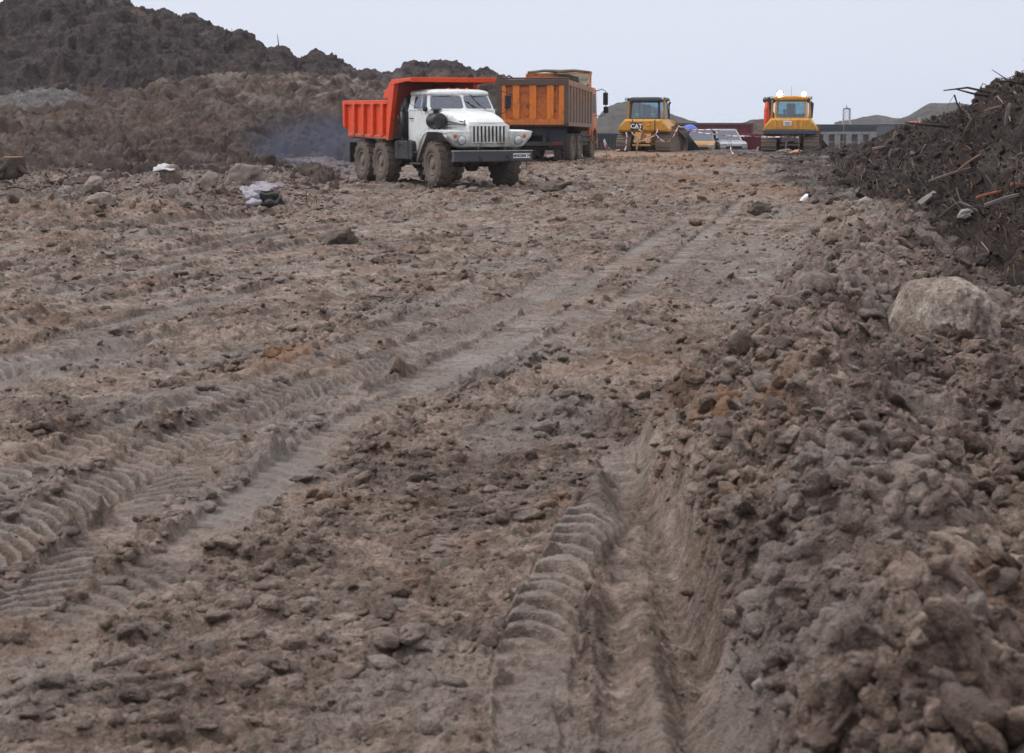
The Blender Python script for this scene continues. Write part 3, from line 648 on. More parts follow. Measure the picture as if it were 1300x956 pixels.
for n_, y0, y1, s0, s1 in ((30000, 4.1, 13, .010, .056), (16000, 12, 24, .016, .09), (9000, 23, 45, .03, .14)):
    y = y0 + (y1 - y0) * r_.random(n_) ** .75; x = (r_.uniform(0 if y0 > 20 else 500, 1400, n_) - CX) / F * y
    h, ro, pa, ins = height(x, y); tx, cx, up = berm_amt(x, y)
    k = r_.random(n_) < np.where(up > 0.25, 0.85, np.clip(ro - 0.75, 0, .5)) * np.clip(0.75 + 1.1 * pn(x * 1.1, y * .8, 301), .15, 1) * (1 - ins)
    x, y, h, ro, pa, ins = (a_[k] for a_ in (x, y, h, ro, pa, ins)); s_ = s0 + (s1 - s0) * r_.random(len(x)) ** 2.6
    LP.append(np.stack([x, y, h], 1)); LS.append(s_); c_ = soil_cols(x, y, ro, pa, ins); c_[:, 2] = np.maximum(c_[:, 2], .55 * (r_.random(len(x)) < .12)); c_[:, 1] = np.maximum(c_[:, 1], .5 * (r_.random(len(x)) < .10)); LC.append(c_)
LP, LS, LC = np.concatenate(LP), np.concatenate(LS), np.concatenate(LC); print('lumps', len(LP))
scatter('berm_lumps', 'broken lumps of earth packed over the berm', LP, LS, M_GROUND, LC, 0.74, BASES3)
BASESF = []
for k in range(12):
    V, Fc = lump(3, 80 + k, 0.28, 0.62); V = V * (1.2, 0.9, 1) * (1 + 0.08 * fbm3(V + k, 2.4, 3, 90 + k, 0.6, True)[:, None]); BASESF.append((V, Fc))
LP, LS, LC = [], [], []
for n_, y0, y1, s0, s1 in ((13000, 4.9, 13, .010, .055), (9000, 12, 24, .014, .07), (11000, 23, 52, .02, .10), (6000, 48, 96, .04, .16)):
    y = y0 + (y1 - y0) * r_.random(n_) ** .75; x = (r_.uniform(-60, 1360, n_) - CX) / F * y
    h, ro, pa, ins = height(x, y); tx, cx, up = berm_amt(x, y); u = x - np.interp(y, FY, FX)
    left = sst(-.2, -1.2, u) * (1 - sst(10, 13, y)) + 0.8 * sst(-2.5, -4, u) * sst(18, 24, y) + 0.5 * sst(36, 44, y)
    k = r_.random(n_) < (0.10 + 0.75 * left + 0.5 * np.clip(ro - .3, 0, 1)) * np.clip(0.55 + 1.3 * fbm(x * 1.0, y * .6, 1.2, 2, 311), .05, 1) * (1 - ins) ** 2 * (up < .3)
    x, y, h, ro, pa, ins = (a_[k] for a_ in (x, y, h, ro, pa, ins)); s_ = s0 + (s1 - s0) * r_.random(len(x)) ** 2.4
    LP.append(np.stack([x, y, h], 1)); LS.append(s_); c_ = soil_cols(x, y, ro, pa, ins); c_[:, 2] = np.maximum(c_[:, 2], .5 * (r_.random(len(x)) < .08)); c_[:, 1] = np.maximum(c_[:, 1], .3 * (r_.random(len(x)) < .08)); LC.append(c_)
LP, LS, LC = np.concatenate(LP), np.concatenate(LS), np.concatenate(LC); print('road lumps', len(LP)); LP[:, 2] -= LS * .12
scatter('road_lumps', 'flattened lumps of mud pressed into the road', LP, LS, M_GROUND, LC, 0.42, BASESF, .10)
for (name, lab, pts, rr_) in (('ridge_lumps', 'crumbly lumps squeezed up beside the wheel tracks', ((200,500),(300,466),(350,452),(420,424),(480,398),(540,376)), .055), ('ridge_lumps', 'lumpy ridge of mud running up the middle of the road', ((330,740),(400,680),(455,600),(506,561),(565,524),(631,482),(700,445)), .06)):
    RP = np.array([gp(*p) for p in pts]); n_ = 700; t_ = r_.random(n_) * (len(pts) - 1); i_ = np.minimum(t_.astype(int), len(pts) - 2); f_ = (t_ - i_)[:, None]; q = RP[i_] * (1 - f_) + RP[i_ + 1] * f_
    q = q + r_.normal(0, .055, q.shape); h, ro, pa, ins = height(q[:, 0], q[:, 1]); c_ = soil_cols(q[:, 0], q[:, 1], ro, pa, ins); g_ = np.exp(-(((i_ + f_[:, 0]) * 1.9) % 1 - .5) ** 2 * 3)
    scatter(name, lab, np.column_stack([q, h]), (.012 + rr_ * r_.random(n_) ** 2) * g_, M_GROUND, c_, .45, BASES3)
scatter('mud_clods', 'loose clods of mud strewn over the road and the berm', P_, S_, M_GROUND, C_)
print('clods', len(P_))
idx = RNG.integers(70 * PV.shape[1], PV.shape[0] * PV.shape[1], 9000); q = PV.reshape(-1, 3)[idx]; q = q[(q[:, 0] / q[:, 1] < 0.29)]
sz = np.clip(q[:, 1] * 0.0009, 0.015, 0.1) * (0.4 + 2.4 * RNG.random(len(q)) ** 5)
cc = np.zeros((len(q), 3)); rr = RNG.random(len(q)); cc[:, 2] = (rr < 0.03) * 0.5; cc[:, 0] = ((rr > 0.1) & (rr < 0.115)) * 0.6; 
scatter('peat_clods', 'crumbled black peat lumps on the heap', q, sz, M_PEAT, cc, 0.35)

def wood_mat():
    t = NT('splintered_wood'); at_ = t.n('ShaderNodeAttribute'); at_.attribute_name = 'soil'
    n = t.noise(world_pos(t), 30, 5, 0.6); c = t.mix(1.0, at_.outputs['Color'], t.ramp(n, [(0.3, 0.6), (0.7, 1.3)]), 'MULTIPLY')
    return t.bsdf(c, 0.8, 0, n, 0.4, 0.01, 0.3)
M_WOODS = wood_mat()
def sticks(name, label, items, mat=M_WOODS, ns=5):
    Vs, Qs, Cs = [], [], []; o = 0
    for p, d, L, r, bend, col in items:
        d = Vector(d).normalized(); s = d.orthogonal().normalized(); w_ = d.cross(s); k = 5
        for i in range(k):
            t = i / (k - 1); c = Vector(p) + d * (L * (t - 0.5)) + s * (bend * math.sin(t * 3.1)) + w_ * (bend * 0.6 * math.sin(t * 5.3))
            rr = r * (1 - 0.65 * t) * (0.85 + 0.3 * random.random())
            for j in range(ns): a_ = 6.283 * j / ns; Vs.append(c + (s * math.cos(a_) + w_ * math.sin(a_)) * rr); Cs.append(col)
        for i in range(k - 1):
            for j in range(ns): Qs.append((o + i*ns + j, o + i*ns + (j+1) % ns, o + (i+1)*ns + (j+1) % ns, o + (i+1)*ns + j))
        o += k * ns
    me = np_mesh(name, np.array([v[:] for v in Vs]), np.array(Qs), mat, True, None, np.array(Cs))
    ob = link(bpy.data.objects.new(name, me)); return tag(ob, label=label, kind='stuff')
it = []; r0 = random.Random(5)
WC = [((.03,.02,.018), 8), ((.055,.038,.032), 6), ((.10,.075,.062), 3), ((.18,.14,.12), .9), ((.26,.12,.05), 0.15), ((.32,.26,.22), 0.3)]
def wc(): return r0.choices([c for c, w in WC], [w for c, w in WC])[0]
nvr, npx = PV.shape[:2]
for _ in range(3200):
    i = r0.randint(60, nvr - 2); j = r0.randint(2, 330); p = Vector(PV[i, j]); n = Vector(PN[i, j]); dn = Vector(PV[min(i + 6, nvr - 1), j]) - Vector(PV[i - 6, j])
    ac = Vector(PV[i, j + 2]) - Vector(PV[i, j - 2]); d = dn.normalized() * r0.uniform(.3, 1) + ac.normalized() * r0.gauss(0.0, .35) + n * r0.gauss(0.0, .12)
    sz_ = p.y / 32; L = r0.choice((.15, .22, .3, .45, .8)) * min(sz_, 1.7) ** .6; it.append((p + n * 0.03, d, L, r0.choice((.005, .007, .010, .018)) * min(sz_, 1.8) ** .6, L * r0.uniform(-.14, .14), wc()))
sticks('root_litter', 'tangle of roots, twigs and splinters sticking out of the peat', it)
it = []
for _ in range(600):                               # twigs lying about the left debris line and the road edge
    y = r0.uniform(40, 66); x = (r0.uniform(-40, 430) - CX) / F * y; it.append(((x, y, hz(x, y) + .05), (r0.gauss(0, 1), r0.gauss(0, 1), r0.gauss(0, .25)), r0.choice((.15, .25, .5)), r0.choice((.008, .012, .02)), .03, wc()))
sticks('twig_litter', 'broken twigs and roots scattered among the debris on the left', it)
# ------------------------------------------------------------------ vehicle materials
P_WHITE = paint('white_paint', (0.72, 0.75, 0.75), 0.44, 0.95, 1.65, 0.35, 1.0, 0.12, None, MUD, 0.2)
P_RED = paint('red_orange_paint', (0.74, 0.066, 0.007), 0.27, 1.25, 1.75, 0.42, 1.0, 0.25, None, (0.20, 0.13, 0.095))
P_REDIN = paint('dull_red_paint', (0.30, 0.040, 0.018), 0.40, 1.2, 2.2, 0.6, 1.0, 0.35)
P_ORANGE = paint('orange_paint', (0.62, 0.17, 0.015), 0.36, 1.3, 1.9, 0.5, 1.3, 0.85, (0.10, 0.06, 0.05), (0.16, 0.10, 0.075))
P_ORRIB = paint('bright_orange_paint', (0.72, 0.19, 0.012), 0.22, 1.3, 1.9, 0.5, 1.3, 0.45, None, (0.16, 0.10, 0.075))
P_ORDIRT = paint('smoke_stained_orange_paint', (0.52, 0.135, 0.015), 0.42, 4.0, 2.0, 0.6, 1.1, 0.9, None, (0.055, 0.042, 0.042))
P_ORSIDE = paint('dusty_orange_paint', (0.42, 0.20, 0.09), 0.60, 1.2, 3.4, 0.6, 1.3, 0.6, None, (0.21, 0.175, 0.155))
P_GRIME = paint('grimy_steel', (0.10, 0.065, 0.055), 0.5, 1.0, 2.0, 0.7, 2.0, 0.8)
P_CAB = paint('orange_cab_paint', (0.60, 0.15, 0.025), 0.35, 0.9, 1.7, 0.4, 1.0, 0.2)
P_YEL = paint('yellow_paint', (0.62, 0.29, 0.025), 0.32, 0.8, 1.5, 0.45, 1.2, 0.35, (0.12, 0.08, 0.05), (0.18, 0.13, 0.10))
P_CHAS = paint('dark_chassis', (0.016, 0.018, 0.024), 0.32, 0.5, 1.1, 0.6, 1.5, 0.3, None, (0.085, 0.066, 0.055))
P_BLADE = paint('black_blade_steel', (0.012, 0.012, 0.016), 0.02, 0.2, 0.6, 0.6, 1.5, 0.1)
P_BUMP = paint('slate_bumper_paint', (0.045, 0.055, 0.072), 0.3, 0.5, 1.0, 0.45, 1.5, 0.2)
P_BURG = paint('burgundy_paint', (0.145, 0.015, 0.035), 0.25, -1, 0.3, 0.5, 1.0, 0.3, None, (0.15, 0.10, 0.09))
P_GRAYC = paint('grey_lilac_paint', (0.30, 0.29, 0.30), 0.35, -0.5, 0.8, 0.6, 1.0, 0.4)
M_RUB = plain('black_rubber', (0.022, 0.021, 0.021), 0.8); M_BLK = plain('black_plastic', (0.012, 0.012, 0.014), 0.4)
M_TYRE = paint('muddy_tyre', (0.022, 0.020, 0.019), 0.72, 0.9, 1.5, 0.85, 2.2, 0, None, (0.125, 0.098, 0.08))
M_RIM = paint('muddy_rim', (0.16, 0.15, 0.14), 0.7, 0.4, 1.2, 0.7, 3.0, 0.3, None, (0.16, 0.125, 0.10))
M_TRACK = paint('muddy_track_steel', (0.06, 0.05, 0.045), 0.85, 0.6, 1.6, 0.75, 2.5, 0.5, None, (0.19, 0.145, 0.115))
M_CHROME = plain('lamp_reflector', (0.75, 0.76, 0.78), 0.12, 1.0, 0.1)
M_LENS = plain('lamp_glass', (0.5, 0.53, 0.56), 0.08, 0.3, 0.1); M_AMB = plain('amber_lens', (0.55, 0.13, 0.02), 0.25, 0, 0.2)
M_GLASS = glass('window_glass', (0.62, 0.75, 0.85), 0.45); M_TEAL = glass('tinted_green_glass', (0.45, 0.80, 0.85), 0.75)
M_DIN = plain('dark_interior', (0.03, 0.03, 0.032), 0.8); M_TAN = plain('tan_curtain', (0.30, 0.21, 0.12), 0.9); M_WHT = plain('white_plate', (0.75, 0.76, 0.80), 0.5, 0, .05)
M_STEEL = plain('worn_steel', (0.25, 0.24, 0.24), 0.45, 0.7); M_RUST = plain('rusty_steel', (0.12, 0.055, 0.03), 0.8)
M_LOAD = soil('load_soil', (0.05, 0.045, 0.04), (0.09, 0.085, 0.072), (0.14, 0.13, 0.11), 2.0, (0.8, 0.95), 0.9)
M_TARP = plain('grey_green_tarpaulin', (0.14, 0.13, 0.10), 0.8, 0, 0.4, 4); M_HIVIS = plain('yellow_green_cloth', (0.45, 0.62, 0.05), 0.8)
M_BLUE = plain('blue_tarpaulin', (0.04, 0.10, 0.42), 0.5, 0, 0.3, 3); M_SILV = paint('silver_car_paint', (0.30, 0.33, 0.36), 0.3, -0.6, 0.3, 0.3, 1.0, 0, None, MUD, 0.5)
M_LAMP = emit('lit_work_lamp', (1.0, 0.97, 0.88), 40.0)

def window_wall(mb, gl, P, ins=(0.08, 0.08, 0.08, 0.08), rad=0.07, th=0.03, m=0, glass_in=0.012, nrm=None):
    """wall panel P=(bottom-left, bottom-right, top-right, top-left) with a round-cornered opening; frame into mb, pane into gl"""
    P = [Vector(p) for p in P]; wv = ((P[1]-P[0]).length + (P[2]-P[3]).length) / 2; hv = ((P[3]-P[0]).length + (P[2]-P[1]).length) / 2
    def S(u, v): return (P[0]*(1-u) + P[1]*u)*(1-v) + (P[3]*(1-u) + P[2]*u)*v
    l, r, b, t = ins[0]/wv, 1-ins[1]/wv, ins[2]/hv, 1-ins[3]/hv; ru, rv = rad/wv, rad/hv
    inn, out = [], []
    for (cu, cv, a0, ou, ov) in ((r-ru, b+rv, -90, 1, 0), (r-ru, t-rv, 0, 1, 1), (l+ru, t-rv, 90, 0, 1), (l+ru, b+rv, 180, 0, 0)):
        for k in range(5):
            a = math.radians(a0 + 22.5*k); u, v = cu + ru*math.cos(a), cv + rv*math.sin(a); inn.append((u, v))
            first, last = (k < 2), (k > 2)
            if k == 2: out.append((ou, ov))
            elif a0 in (-90, 90): out.append((u, ov) if first else (ou, v))
            else: out.append((ou, v) if first else (u, ov))
    n = (P[1]-P[0]).cross(P[3]-P[0]).normalized() if nrm is None else Vector(nrm)
    N = len(inn); A = [S(*p) for p in out]; B = [S(*p) for p in inn]
    vs = A + B + [p - n*th for p in A] + [p - n*th for p in B]; fs = []
    for i in range(N):
        j = (i+1) % N; fs += [(i, j, N+j, N+i), (2*N+i, 3*N+i, 3*N+j, 2*N+j), (N+i, N+j, 3*N+j, 3*N+i), (i, 2*N+i, 2*N+j, j)]
    mb.add(vs, fs, m)
    if gl is not None: gl.add([p - n*glass_in for p in B], [tuple(range(N))])
def make_tyre(R, w, rin, lugs, lug_h=0.03, lug_w=0.32, bulge=0.03):
    mb = MB(); h = w/2
    mb.lathe([(-h*0.72, rin), (-h-bulge*0.2, rin+0.05), (-h-bulge, (R+rin)/2), (-h*0.97, R-0.07), (-h*0.8, R-0.02), (0, R), (h*0.8, R-0.02), (h*0.97, R-0.07), (h+bulge, (R+rin)/2), (h+bulge*0.2, rin+0.05), (h*0.72, rin)], (0,0,0), 'y', 44)
    for side in (-1, 1):
        for i in range(lugs):
            a = 2*math.pi*(i + (0.5 if side > 0 else 0))/lugs; da = 0.55*2*math.pi/lugs
            def pt(aa, y, r): return (r*math.cos(aa), y, r*math.sin(aa))
            q = []
            for (aa, y, r) in ((a-da*.5, 0.0, R-.012), (a+da*.5, 0.0, R-.012), (a+da*1.2, side*h*1.0, R-.05), (a+da*0.1, side*h*1.0, R-.05)): q.append(pt(aa, y, r))
            for (aa, y, r) in ((a-da*.38, 0.0, R+lug_h), (a+da*.38, 0.0, R+lug_h), (a+da*1.05, side*h*0.98, R+lug_h*.4), (a+da*0.2, side*h*0.98, R+lug_h*.4)): q.append(pt(aa, y, r))
            mb.add(q, [(0,1,2,3), (4,5,6,7), (0,1,5,4), (1,2,6,5), (2,3,7,6), (3,0,4,7)])
    return mb
def make_rim(R, w, out=-1, holes=5, hub=0.13, dish=0.10):
    mb = MB(); h = w/2*out
    mb.lathe([(h*0.75, R+.012), (h*0.95, R+.015), (h*0.95, R-.02), (h*0.8, R-.03), (h*0.45-dish*out*0, R-.05), (h*0.35, R*0.62), (h*0.5, R*0.5), (h*0.5, hub+.03), (h*0.85, hub), (h*0.95, hub*.8), (h*0.95, 0.01)], (0,0,0), 'y', 28)
    for i in range(10):
        a = 2*math.pi*i/10; mb.cyl((R*.5*math.cos(a), h*.5, R*.5*math.sin(a)), (R*.5*math.cos(a), h*.5+0.035*out, R*.5*math.sin(a)), .016, n=6)
    return mb
def wheel(parent, loc, R, w, rin, lugs, out, tyre_mat=M_TYRE, rim_mat=M_RIM, lug_h=0.03, cache={}):
    key = (R, w, rin, lugs, out); e = sub_empty('wheel', parent, loc, (0, random.random()*6, 0))
    if key not in cache: cache[key] = (make_tyre(R, w, rin, lugs, lug_h).build('tyre', tyre_mat, e), make_rim(rin, w, out).build('rim', rim_mat, e))
    else:
        for o in cache[key]: c = o.copy(); COL.objects.link(c); c.parent = e
    return e

# ------------------------------------------------------------------ bonneted tipper truck, white cab and red body
ux, uy = -1.11, 53.9
U = thing('tipper_truck', 'white bonneted three axle tipper truck with bright red orange dump body', 'truck', (ux, uy, hz(-2.0, 53.3) - 0.0), (0, 0, math.radians(-64)))
UZ = 0.04
U.location.z = max(hz(-2.0, 53.4), hz(-.3, 54.3)) - 0.02 + UZ
for y in (-1, 1):
    for x in (0, -3.70, -5.16): wheel(U, (x, y, 0.62), 0.62, 0.42, 0.29, 16, y)
m = MB(); m.bb(-6.3, 1.28, -.46, -.36, .82, 1.08); m.bb(-6.3, 1.28, .36, .46, .82, 1.08)
for x in (-5.9, -4.2, -2.9, -1.2, .6): m.bb(x-.06, x+.06, -.36, .36, .86, 1.04)
for x in (0, -3.70, -5.16):
    m.cyl((x, -.85, .62), (x, .85, .62), .085, n=12); m.lathe([(-.22,.05),(-.12,.2),(.12,.2),(.22,.05)], (x, .0, .62), 'y', 16)
m.bb(-.5, .55, -.55, -.42, .62, .70); m.bb(-.5, .55, .42, .55, .62, .70); m.cyl((-.4, 0, .85), (-3.4, 0, .7), .05)
m.bb(-1.0, .9, -.34, .34, .86, 1.3); m.bb(-5.7, -2.8, -.35, -.25, 1.1, 1.27); m.bb(-5.7, -2.8, .25, .35, 1.1, 1.27)
m.build('chassis', P_CHAS, U, .012)
m = MB(); m.prism([(-2.75,.72),(-1.55,.72),(-1.5,.78),(-1.5,1.18),(-1.56,1.24),(-2.7,1.24),(-2.78,1.18)], -1.15, -.55); m.bb(-2.5,-2.44,-1.17,-.53,.70,1.26); m.bb(-1.8,-1.74,-1.17,-.53,.70,1.26)
m.build('fuel_tank', P_CHAS, U, .03)
m = MB(); m.bb(-2.6, -1.7, .55, 1.1, .74, 1.2); m.build('battery_box', P_CHAS, U, .02)
# front bumper, plate, hooks
m = MB(); m.prism([(1.26,.70),(1.40,.70),(1.42,.74),(1.42,.95),(1.40,.99),(1.26,.99)], -1.17, 1.17); m.build('bumper', P_BUMP, U, .012)
m = MB(); m.prism([(1.24,.985),(1.435,.985),(1.435,1.012),(1.24,1.012)], -1.175, 1.175); m.build('bumper_edge', plain('scuffed_grey_steel', (.30,.31,.33), .5, .3), U, .004)
pl = MB().bb(1.425, 1.44, .57, 1.09, .80, .925).build('number_plate', M_WHT, U, .004)
text_mesh('lettering', 'M082BM 78', .105, M_BLK, pl, Matrix.Translation((1.442, .83, .862)) @ Matrix.Rotation(math.radians(90), 4, 'Z') @ Matrix.Rotation(math.radians(90), 4, 'X'), .001, .003)
for y in (-.42, .42): m = MB(); m.tube([(1.2,y,.85),(1.5,y,.85),(1.56,y,.80),(1.52,y,.72),(1.44,y,.72)], .022); m.build('tow_hook', P_CHAS, U)
m = MB(); m.cyl((1.30,-.42,1.05),(1.42,-.42,1.05),.06,.05,14); m.build('fog_lamp', M_BLK, U)
m = MB(); m.tube([(1.36,.62,.70),(1.38,.62,.50),(1.38,1.0,.50),(1.36,1.0,.70)], .014, 6); m.build('step_ring', P_CHAS, U)
# bonnet and nose
m = MB(); ring = []
def hood_ring(x, w, z0, z1, rr):
    pts = [(x, -w, z0), (x, -w, z1 - rr)]
    for k in range(1, 6): a = math.pi/2*k/6; pts.append((x, -w + rr*1.3*(1-math.cos(a)), z1 - rr + rr*math.sin(a)))
    for k in range(-4, 5): t = k/4; yy = (w - rr*1.3)*t; pts.append((x, yy, z1 + 0.035*(1 - t*t)))
    for k in range(5, 0, -1): a = math.pi/2*k/6; pts.append((x, w - rr*1.3*(1-math.cos(a)), z1 - rr + rr*math.sin(a)))
    pts += [(x, w, z1 - rr), (x, w, z0)]; return pts
m.loft([hood_ring(-.72,.80,1.25,2.09,.16), hood_ring(-.3,.76,1.25,2.07,.17), hood_ring(.2,.70,1.2,2.03,.18), hood_ring(.65,.66,1.15,1.93,.20), hood_ring(.92,.64,1.1,1.83,.22), hood_ring(1.06,.62,1.09,1.70,.20), hood_ring(1.10,.61,1.09,1.60,.12)])
m.build('bonnet', P_WHITE, U, .01)
m = MB()                                             # grille: dark recess behind white bars
m.bb(1.085, 1.104, -.50, .50, 1.22, 1.66); g = m.build('grille_recess', M_BLK, U)
m = MB(); n = 9
for k in range(n + 1): y = -.50 + 1.0*k/n; m.prism([(1.09,1.20),(1.135,1.22),(1.125,1.66),(1.09,1.68)], y-.028, y+.028)
m.prism([(1.08,1.65),(1.13,1.655),(1.115,1.70),(1.08,1.72)], -.56, .56); m.prism([(1.08,1.195),(1.137,1.195),(1.137,1.235),(1.08,1.235)], -.56, .56)
m.prism([(1.08,1.09),(1.125,1.10),(1.137,1.16),(1.08,1.16)], -.60, .60); m.bb(1.08,1.13,-.61,-.50,1.15,1.68); m.bb(1.08,1.13,.50,.61,1.15,1.68)
for y in (-.50, -.14, .22, .54): m.bb(1.08, 1.134, y-.075, y+.02, 1.155, 1.20)
m.build('grille', P_WHITE, U, .008)
m = MB(); m.bb(-.62, .98, -.805+.17, -.655, 1.78, 1.80)
for r_ in range(2):
    for k in range(9): x = .02 + k*.085; m.box((x, -.715+.05*x*0-.0+.012*k, 1.70 - r_*.09), (.045, .05, .022), (0, 0, math.radians(8)))
m.build('louvres', M_BLK, U)
m = MB(); m.prism([(-.60,1.875),(.95,1.705),(.95,1.69),(-.60,1.86)], -.795, -.60); m.prism([(1.085,1.735),(1.118,1.735),(1.118,1.75),(1.085,1.75)], -.60, .60); m.build('bonnet_seam', M_BLK, U)
m = MB(); m.box((.99,-.66,1.74),(.03,.03,.16)); m.box((.99,-.68,1.74),(.06,.02,.05)); m.build('bonnet_latch', M_STEEL, U, .004)
# fenders with lamp pods
for s in (-1, 1):
    m = MB(); ya, yb = s*.58, s*1.27; pr = [(1.17,1.52),(.55,1.56),(-.08,1.56),(-.38,1.48),(-.62,1.28),(-.78,1.0),(-.84,.72)]
    th = .028; nn = len(pr); lo = [(x - (0.02 if i > 2 else 0), z - th) for i, (x, z) in enumerate(pr)]
    m.prism(pr + lo[::-1], min(ya, yb), max(ya, yb))
    rim = pr + [(x*.985 + .0, z - .06) for x, z in pr][::-1]
    m.prism(rim, min(s*1.25, s*1.285), max(s*1.25, s*1.285))
    m.build('fender', P_WHITE, U, .008)
    m = MB(); m.prism([(.95,1.50),(-.08,1.52),(-.36,1.44),(-.6,1.24),(-.80,.95),(-.86,.72),(-1.25,.72),(-1.25,1.52)], s*.60 if s > 0 else -.62, s*.62 if s > 0 else -.60); m.build('inner_arch', P_CHAS, U)
    m = MB(); a = [(1.17,1.50),(1.18,1.28),(1.14,1.10),(1.02,1.06),(.88,1.2),(.80,1.5)]; b = [(1.17,1.50),(1.17,1.42),(1.14,1.38),(1.02,1.36),(.9,1.4),(.80,1.5)]; c_ = [(1.17,1.50),(1.18,1.26),(1.14,1.12),(1.02,1.10),(.88,1.22),(.80,1.5)]
    m.loft([[(x, s*.60, z) for x, z in a], [(x, s*.86, z) for x, z in a], [(x, s*1.02, z) for x, z in c_], [(x, s*1.26, z) for x, z in b]], smooth=False)
    pod = m.build('lamp_pod', P_WHITE, U, .02)
    hl = MB().lathe([(-.10,.08),(0,.118),(.02,.128),(.032,.125),(.034,.11)], (1.165, s*.84, 1.285), 'x', 26).build('headlight', M_STEEL, U)
    MB().lathe([(0,.112),(.02,.10),(.034,.06),(.04,.01)], (1.193, s*.84, 1.285), 'x', 24).build('lens', M_LENS, hl)
    MB().lathe([(-.03,.05),(0,.055),(.02,.05),(.03,.02)], (1.18, s*1.03, 1.40), 'x', 16).build('turn_signal', M_AMB, U)
# cab
belt = 2.11; top = 2.55
for s in (-1, 1):
    m = MB(); m.prism([(-2.02,1.02),(-1.30,.96),(-.86,.96),(-.80,1.3),(-.62,1.62),(-.62,belt),(-2.02,belt)], min(s*.985, s*1.02), max(s*.985, s*1.02))
    d = m.build('door', P_WHITE, U, .012)
    m = MB(); m.tube([(-1.86,s*1.02,1.86),(-1.86,s*1.065,1.87),(-1.70,s*1.065,1.87),(-1.68,s*1.02,1.86)], .014); m.build('handle', M_BLK, d)
    for hx_, hz_ in ((-.78, 2.0), (-.80, 1.45)): MB().box((hx_, s*1.02, hz_), (.02,.03,.08)).build('hinge', M_STEEL, d)
m = MB(); m.bb(-2.08, -2.02, -1.0, 1.0, .98, belt); m.bb(-2.02, -.62, -.98, .98, .94, .99); m.prism([(-.62,1.25),(-.60,1.25),(-.60,belt-.02),(-.62,belt-.02)], -1.0, 1.0)
bl = [(-2.08,-1.02),(-.66,-1.02),(-.50,-.72),(-.42,0),(-.50,.72),(-.66,1.02),(-2.08,1.02)]
m.prism([(x, y) for x, y in bl], belt-.05, belt, ax='z')
m.build('cab_body', P_WHITE, U, .012)
bt = [(-.66,-1.0),(-.40,0),(-.66,1.0)]; tp = [(-.90,-.90),(-.68,0),(-.90,.90)]
fr = MB(); gls = []
def ww(Pq, ins, rad, nm, mat=M_GLASS, th=.035):
    g_ = MB(); window_wall(fr, g_, Pq, ins, rad, th); gls.append(g_.build(nm, mat, U))
ww([(-.66,-1.0,belt),(-.40,0,belt),(-.68,0,top),(-.90,-.90,top)], (.05,.035,.03,.07), .075, 'windscreen')
ww([(-.40,0,belt),(-.66,1.0,belt),(-.90,.90,top),(-.68,0,top)], (.035,.05,.03,.07), .075, 'windscreen')
ww([(-2.06,-1.01,belt),(-.66,-1.0,belt),(-.90,-.90,top),(-2.02,-.92,top)], (.30,.10,.02,.08), .05, 'side_window')
ww([(-.66,1.0,belt),(-2.06,1.01,belt),(-2.02,.92,top),(-.90,.90,top)], (.10,.30,.02,.08), .05, 'side_window')
ww([(-2.06,1.01,belt),(-2.06,-1.01,belt),(-2.02,-.92,top),(-2.02,.92,top)], (.35,.35,.05,.10), .06, 'rear_window')
fr.build('window_frames', P_WHITE, U, .006)
m = MB(); m.box((-1.15,-.975,2.40),(.025,.02,.46),(math.radians(-8),0,0)); m.build('quarter_bar', P_WHITE, U, .004)
def roof_ring(z, k, dx=0):
    base = [(-2.04,-.90),(-2.04+.06,-.93),(-1.4,-.935),(-.95,-.915),(-.86,-.86),(-.74,-.45),(-.68,0),(-.74,.45),(-.86,.86),(-.95,.915),(-1.4,.935),(-1.98,.93),(-2.04,.90),(-2.07,0)]
    cx_ = -1.38; return [((x-cx_)*k + cx_ + dx, y*k, z) for x, y in base]
m = MB(); m.loft([roof_ring(top-.045,1.03), roof_ring(top,1.045), roof_ring(top+.05,1.02), roof_ring(top+.085,.94), roof_ring(top+.115,.78), roof_ring(top+.13,.5), roof_ring(top+.135,.15)]); m.build('roof', P_WHITE, U)
for y in (-.28, 0, .28): MB().lathe([(0,.05),(.02,.055),(.05,.045),(.065,.02)], (-.92, y, top+.09), 'z', 14).build('marker_lamp', M_AMB, U)
m = MB(); m.bb(-2.0,-1.2,-.9,.9,1.3,1.62); m.box((-1.86,-.45,1.95),(.14,.62,.75),(0,.12,0)); m.box((-1.86,.5,1.95),(.14,.55,.75),(0,.12,0)); m.bb(-.95,-.62,-.95,.95,1.9,2.08); m.build('seats', M_DIN, U, .03)
m = MB(); pts = [(-.98 + .22*math.cos(a)*.35, .5 + .22*math.sin(a), 2.12 + .22*math.cos(a)) for a in [2*math.pi*i/18 for i in range(19)]]; m.tube(pts, .014, 6); m.build('steering_wheel', M_BLK, U)
m = MB(); m.bb(-2.0,-1.97,-.85,.88,1.65,2.62); m.box((-1.3,.86,2.36),(.9,.02,.5)); m.build('curtain', M_TAN, U)
m = MB(); m.tube([(-.40,.62,belt-.01),(-.47,.48,belt+.12),(-.56,.26,belt+.33)], .011, 6); m.box((-.53,.34,belt+.26),(.02,.42,.018),(math.radians(-48),0,0)); m.build('wiper', M_BLK, U)
m = MB(); m.tube([(-.72,.98,1.95),(-.66,1.32,2.02),(-.62,1.40,2.10),(-.64,1.40,2.55),(-.7,1.3,2.62),(-.86,.93,2.62)], .013, 6); mm_ = m.build('mirror_arm', M_BLK, U)
m = MB(); m.box((-.62,1.42,2.33),(.05,.17,.36)); m.build('mirror', M_BLK, mm_, .02)
